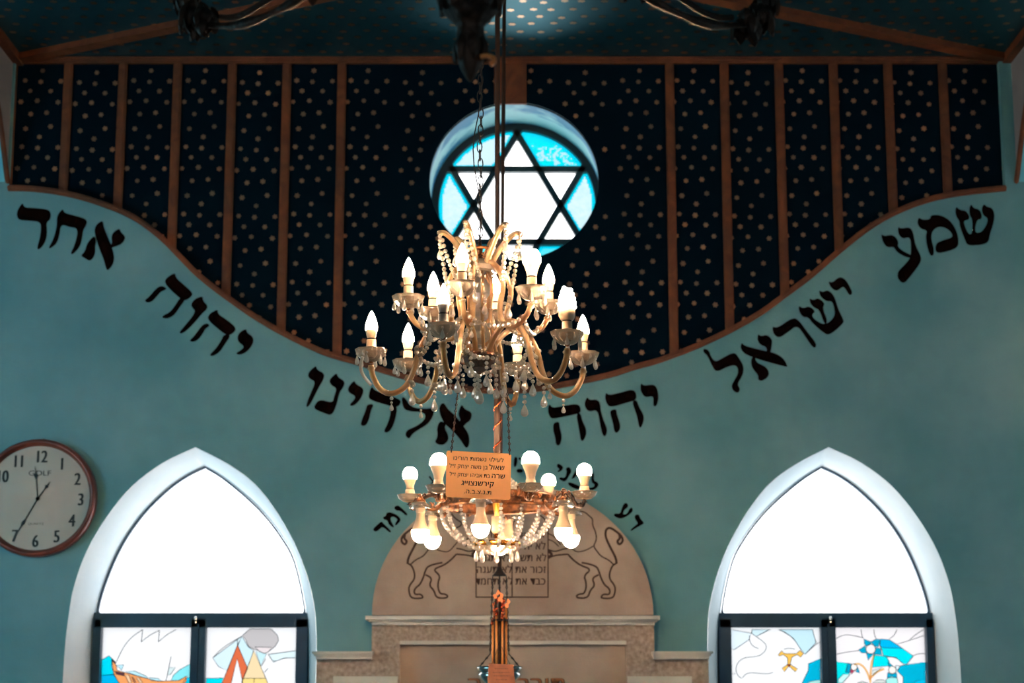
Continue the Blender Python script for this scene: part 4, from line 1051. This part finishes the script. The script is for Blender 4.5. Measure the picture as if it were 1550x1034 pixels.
# ------------------------------------------------------------------ hanging memorial lamp with copper flames
Y3 = 7.7; c3 = P(756, 1000, Y3); K3 = (Y3 * CP + (c3.z - EYE) * SP) / F
def z3(py): return P(756, py, Y3).z
def pol3(r, th, z): return pol(r, th, z, c3.x, Y3)
lm = thing('hanging_lamp', (c3.x, Y3, z3(1034)), 'small hanging lamp with a silver rim, a bundle of brass tubes and copper flame tips', 'lamp')
mb = MB(); tp = P(763, 20, Y3); mb.tube([(c3.x, Y3, z3(868)), (tp.x + .002, Y3, CZ)], .0082, 8); build('hanging_rod', mb, RODM, lm)
mb = MB(); mb.tube([(c3.x, Y3, z3(868)), (c3.x, Y3, z3(905))], .004, 6); build('lower_rod', mb, IRON, lm)
mb = MB(); mb.lathe([(11.5*K3, z3(872)), (10*K3, z3(870)), (5*K3, z3(864)), (3*K3, z3(858)), (1e-6, z3(857))], (c3.x, Y3, 0), 20); build('conical_cap', mb, IRON, lm)
rn = random.Random(11)
for i in range(14):
    a = 2 * PI * i / 14; r = (10.5 if i % 2 else 7) * K3; yt = 893 + rn.uniform(0, 12) + (i % 3) * 11 + (14 if i % 2 else 0)
    p = pol3(r, a, 0); mb = MB(); mb.tube([(p.x, p.y, z3(1030)), (p.x, p.y, z3(yt + 12))], .0048, 8); tb = build('brass_tube', mb, TUBEM if i % 2 else RODM, lm)
    mb = MB(); q = Vector((p.x, p.y, z3(yt + 12)))
    mb.tube(spline([q, q + Vector((rn.uniform(-.006, .006), -.003, .010)), q + Vector((rn.uniform(-.010, .010), -.004, .022)), q + Vector((rn.uniform(-.008, .012), 0, .034))], 4), [.005 + .0025 * math.sin(j) for j in range(12)] + [.001], 6)
    mb.ball(q + Vector((rn.uniform(-.006, .006), -.004, .010)), .0068, 6, 4)
    build('flame_tip', mb, COPPER if i % 3 else FLAME, tb)
mb = MB(); mb.lathe([(12*K3, z3(941)), (12.5*K3, z3(939)), (12*K3, z3(937)), (11*K3, z3(939)), (12*K3, z3(941))], (c3.x, Y3, 0), 20); build('binding_ring', mb, IRON, lm)
for a in (-78, 80, 180):
    th = math.radians(a); top_ = pol3(10.5 * K3, th, z3(872)); midp = pol3(14.5 * K3, th, z3(990)); rim = pol3(31 * K3, th, z3(1010))
    fine_chain([top_, midp], 'lamp_chain', lm, .0026, .012); fine_chain([midp, rim], 'lamp_chain', lm, .0026, .012)
mb = MB(); mb.lathe([(33*K3, z3(1011)), (35*K3, z3(1009)), (35.5*K3, z3(1013)), (31*K3, z3(1017)), (30*K3, z3(1019)), (33*K3, z3(1021)), (31*K3, z3(1026)), (22*K3, z3(1036)), (10*K3, z3(1046)), (3*K3, z3(1060)), (1e-6, z3(1062))], (c3.x, Y3, 0), 32); build('silver_bowl', mb, SILVER, lm)
pq = thing('wooden_plaque', tuple(P(758, 1030, Y3 - .1)), 'small reddish wooden plaque hanging in front of the silver lamp bowl', 'plaque')
mb = MB(); Yp = Y3 - .11
q4 = [P(x, y, Yp) for x, y in ((740, 1004), (777, 1006), (783, 1062), (736, 1060))]; mb.slab([[(v.x, v.z) for v in q4]], Yp, Yp + .012); bd = build('board', mb, PLAQM, pq)
mb = MB(); M = Matrix.Translation((P(759, 0, Yp).x, Yp - .001, z3(1000))) @ Mx
for i, y in enumerate((1012, 1018, 1023, 1029, 1036)):
    w = (10, 13, 12, 8, 15)[i]; x = 759 - w
    while x < 759 + w:
        l = rn.uniform(1.2, 3.2); stroke(mb, [(x, y), (min(x + l, 759 + w), y + .2)], 1.0, Yp, .0006); x += l + 1
build('worn_print', mb, ENGR, bd)
mb = MB(); mb.tube([P(745, 1005, Yp + .006), P(752, 985, Yp + .05), P(757, 975, Y3 - .035)], .001, 5); mb.tube([P(772, 1006, Yp + .006), P(762, 985, Yp + .05), P(757, 975, Y3 - .035)], .001, 5); build('hanging_wire', mb, IRON, pq)

# ------------------------------------------------------------------ dark bronze chandelier close to the camera
Y4 = 2.8; c4 = P(712, 60, Y4); K4 = (Y4 * CP + (c4.z - EYE) * SP) / F
def z4(py): return P(712, py, Y4).z
def pol4(r, th, z): return pol(r, th, z, c4.x, Y4)
dk = thing('bronze_chandelier', (c4.x, Y4, z4(125)), 'dark cast bronze chandelier cut off by the top of the picture, with scrolled leafy arms', 'chandelier')
mb = MB(); prof = [(1e-6,125),(4,121),(9,113),(14,104),(18,92),(20,78),(21,62),(20,50),(19,42),(24,36),(34,26),(44,14),(50,0),(46,-14),(30,-28),(22,-50),(24,-90),(34,-120),(26,-150),(12,-180),(10,-260)]
mb.lathe([(r * K4, z4(y)) for r, y in prof], (c4.x, Y4, 0), 24, wob=.06, wn=6); build('turned_body', mb, BRONZE, dk)
mb = MB(); mb.tube([(c4.x, Y4, z4(-250)), (c4.x, Y4, CZ)], .008, 8); build('hanging_rod', mb, BRONZE, dk)
def leaf(mb, base, out, up, L, w):
    """a curled acanthus blade"""
    sd = out.cross(up).normalized(); A, B, C = [], [], []
    for i in range(7):
        t = i / 6; p = base + up * (-L * t) + out * (L * .25 * math.sin(t * PI * .9) + L * .35 * max(0, t - .7)); ww = w * math.sin(min(1, t * 1.5 + .15) * PI * .5) * (1 - t ** 3) + .0005
        A.append(p + sd * ww - out * .002); B.append(p + out * .003); C.append(p - sd * ww - out * .002)
    mb.loft(A, B, 0, False, True); mb.loft(B, C, 0, False, True); mb.loft([v - out * .003 for v in C], [v - out * .003 for v in A], 0, False, True)
for i in range(6):
    a = 2 * PI * i / 6 + .3; o_ = Vector((math.sin(a), -math.cos(a), 0)); mb = MB(); leaf(mb, pol4(13 * K4, a, z4(48)), o_, Vector((0, 0, 1)), .052, .011); build('acanthus_leaf', mb, BRONZE, dk)
for i in range(10):
    a = 2 * PI * i / 10; o_ = Vector((math.sin(a), -math.cos(a), 0)); mb = MB(); leaf(mb, pol4(40 * K4, a, z4(-10)), o_, Vector((0, 0, 1)), .034, .014); build('acanthus_leaf', mb, BRONZE, dk)
mb = MB(); mb.ball(pol4(22 * K4, -.3, z4(18)), .019, 14, 8, smooth=True); build('bronze_knob', mb, BRONZE, dk)
mb = MB(); q = P(727, 86, Y4 - .02); mb.tube(spline([q, q + Vector((.010, 0, .002)), q + Vector((.019, 0, -.001)), q + Vector((.021, 0, -.008)), q + Vector((.015, 0, -.013))], 4), [.0035] * 8 + [.004] * 8 + [.0015], 6, sx=1.6); build('glinting_leaf_curl', mb, TUBEM, dk)  # pale gold colour stands for lamplight glinting on this bronze leaf
for k, dg_ in enumerate((135, 225, 45, -45)):
    th = math.radians(dg_); e = Vector((math.sin(th), -math.cos(th), 0)); zb = P(370, 38, Y4 + .40).z
    rr_ = lambda r, dz: pol4(r, th, zb + dz)
    path = spline([rr_(.05, .14), rr_(.16, .17), rr_(.27, .10), rr_(.36, .035), rr_(.46, .008), rr_(.59, .008), rr_(.70, .04), rr_(.76, .10), rr_(.75, .17)], 6)
    mb = MB(); mb.tube(path, [.0075 + .002 * math.sin(i * .9) for i in range(len(path))], 8)
    mb.tube([v + Vector((0, 0, .028 + .012 * math.sin(i * .35))) + e * .004 for i, v in enumerate(path)][10:34], .006, 8)
    path2 = spline([rr_(.33, .09), rr_(.42, .05), rr_(.50, .045), rr_(.58, .06), rr_(.60, .09), rr_(.56, .11), rr_(.53, .09)], 6); mb.tube(path2, .006, 8)
    arm = build('scrolled_arm', mb, BRONZE, dk)
    s_ = Vector((0, 0, 1)).cross(e)
    rl = random.Random(k)
    mb = MB()
    for r_, dz, cnt, L in ((.35, .06, 11, .048), (.385, .055, 9, .045), (.43, .045, 7, .030), (.70, .055, 13, .040), (.735, .075, 14, .045), (.76, .12, 10, .045)):
        for i in range(cnt):
            a = 2 * PI * i / cnt + rl.uniform(0, .5); o_ = (e * math.cos(a) + s_ * math.sin(a)); leaf(mb, rr_(r_, dz + rl.uniform(-.012, .02)) + o_ * .014, o_, Vector((0, 0, 1)) + e * rl.uniform(-.4, .4), L * rl.uniform(.8, 1.2), .014)
    build('leaf_cluster', mb, BRONZE, arm)
    mb = MB(); mb.lathe([(.012, 0), (.03, .01), (.036, .03), (.03, .034), (.014, .02)], rr_(.75, .17), 16); mb.lathe([(.013, .02), (.013, .10)], rr_(.75, .17), 12); build('candle_cup', mb, BRONZE, arm)

# ------------------------------------------------------------------ world, daylight, added fill lights, lamps
w = bpy.data.worlds.new('overcast_sky'); SC.world = w; w.use_nodes = True
bg = w.node_tree.nodes['Background']; bg.inputs[0].default_value = (.93, .97, 1.0, 1); bg.inputs[1].default_value = SKY
def area(name, loc, aim, sx_, sy_, power, col, portal=False):
    L = bpy.data.lights.new(name, 'AREA'); L.shape = 'RECTANGLE'; L.size = sx_; L.size_y = sy_; L.energy = power; L.color = col
    o = bpy.data.objects.new(name, L); COL.objects.link(o); o.location = loc
    o.rotation_euler = (Vector(aim) - Vector(loc)).to_track_quat('-Z', 'Y').to_euler()
    if portal: L.cycles.is_portal = True
    return o
for cx in (-1.5, 1.5): area('window_portal', (cx, YW + .33, 2.0), (cx, 0, 2.0), 1.2, 2.3, 1, (1, 1, 1), True)
area('round_window_portal', (gc.x, YG + .06, gc.z), (gc.x, 0, gc.z), .9, .9, 1, (1, 1, 1), True)
DAY = (.48, .84, 1.0)
area('added_side_fill', (-4.2, 6.2, 2.4), (0, 8.4, 2.0), 2.4, 1.8, 80, (.36, .84, 1.0))  # added fill standing in for daylight from unseen side windows
area('added_far_side_fill', (4.2, 6.2, 2.4), (0, 8.4, 2.0), 2.4, 1.8, 38, (.62, .86, .95))  # weaker added fill from the opposite side, no window modelled
area('added_rear_fill', (0, -2.9, 2.2), (0, 8, 2.4), 5.0, 2.4, 40, (.7, .88, 1.0))  # added fill light behind the camera, its source is made up
def point(name, loc, power, col, r=.04, spot=None, aim=None):
    L = bpy.data.lights.new(name, 'SPOT' if spot else 'POINT'); L.energy = power; L.color = col; L.shadow_soft_size = r
    o = bpy.data.objects.new(name, L); COL.objects.link(o); o.location = loc
    if spot: L.spot_size = spot; L.spot_blend = 1; o.rotation_euler = (Vector(aim) - Vector(loc)).to_track_quat('-Z', 'Y').to_euler()
point('wall_lamp_beside_the_bay', (2.85, 8.55, P(1600, 520, YW).z), 4.5, (1, .5, .25), .06)

cam = bpy.data.cameras.new('camera'); co = bpy.data.objects.new('camera', cam); COL.objects.link(co)
co.location = (0, 0, EYE); co.rotation_euler = (PI / 2 + PITCH, 0, 0)
cam.sensor_width = 36; cam.lens = F / 1550 * 36; cam.clip_end = 100; cam.clip_start = .05
cam.dof.use_dof = True; cam.dof.focus_distance = 5.0 * CP + (ctr.z - EYE) * SP; cam.dof.aperture_fstop = 5.8
SC.camera = co
SC.view_settings.view_transform = 'Standard'; SC.view_settings.look = 'None'; SC.view_settings.gamma = 1; SC.view_settings.use_curve_mapping = False
SC.view_settings.exposure = 0
SC.cycles.max_bounces = 10; SC.cycles.transmission_bounces = 10; SC.cycles.transparent_max_bounces = 12; SC.cycles.diffuse_bounces = 3; SC.cycles.glossy_bounces = 4
SC.cycles.caustics_reflective = False; SC.cycles.caustics_refractive = True; SC.cycles.sample_clamp_indirect = 6
SC.cycles.use_denoising = True
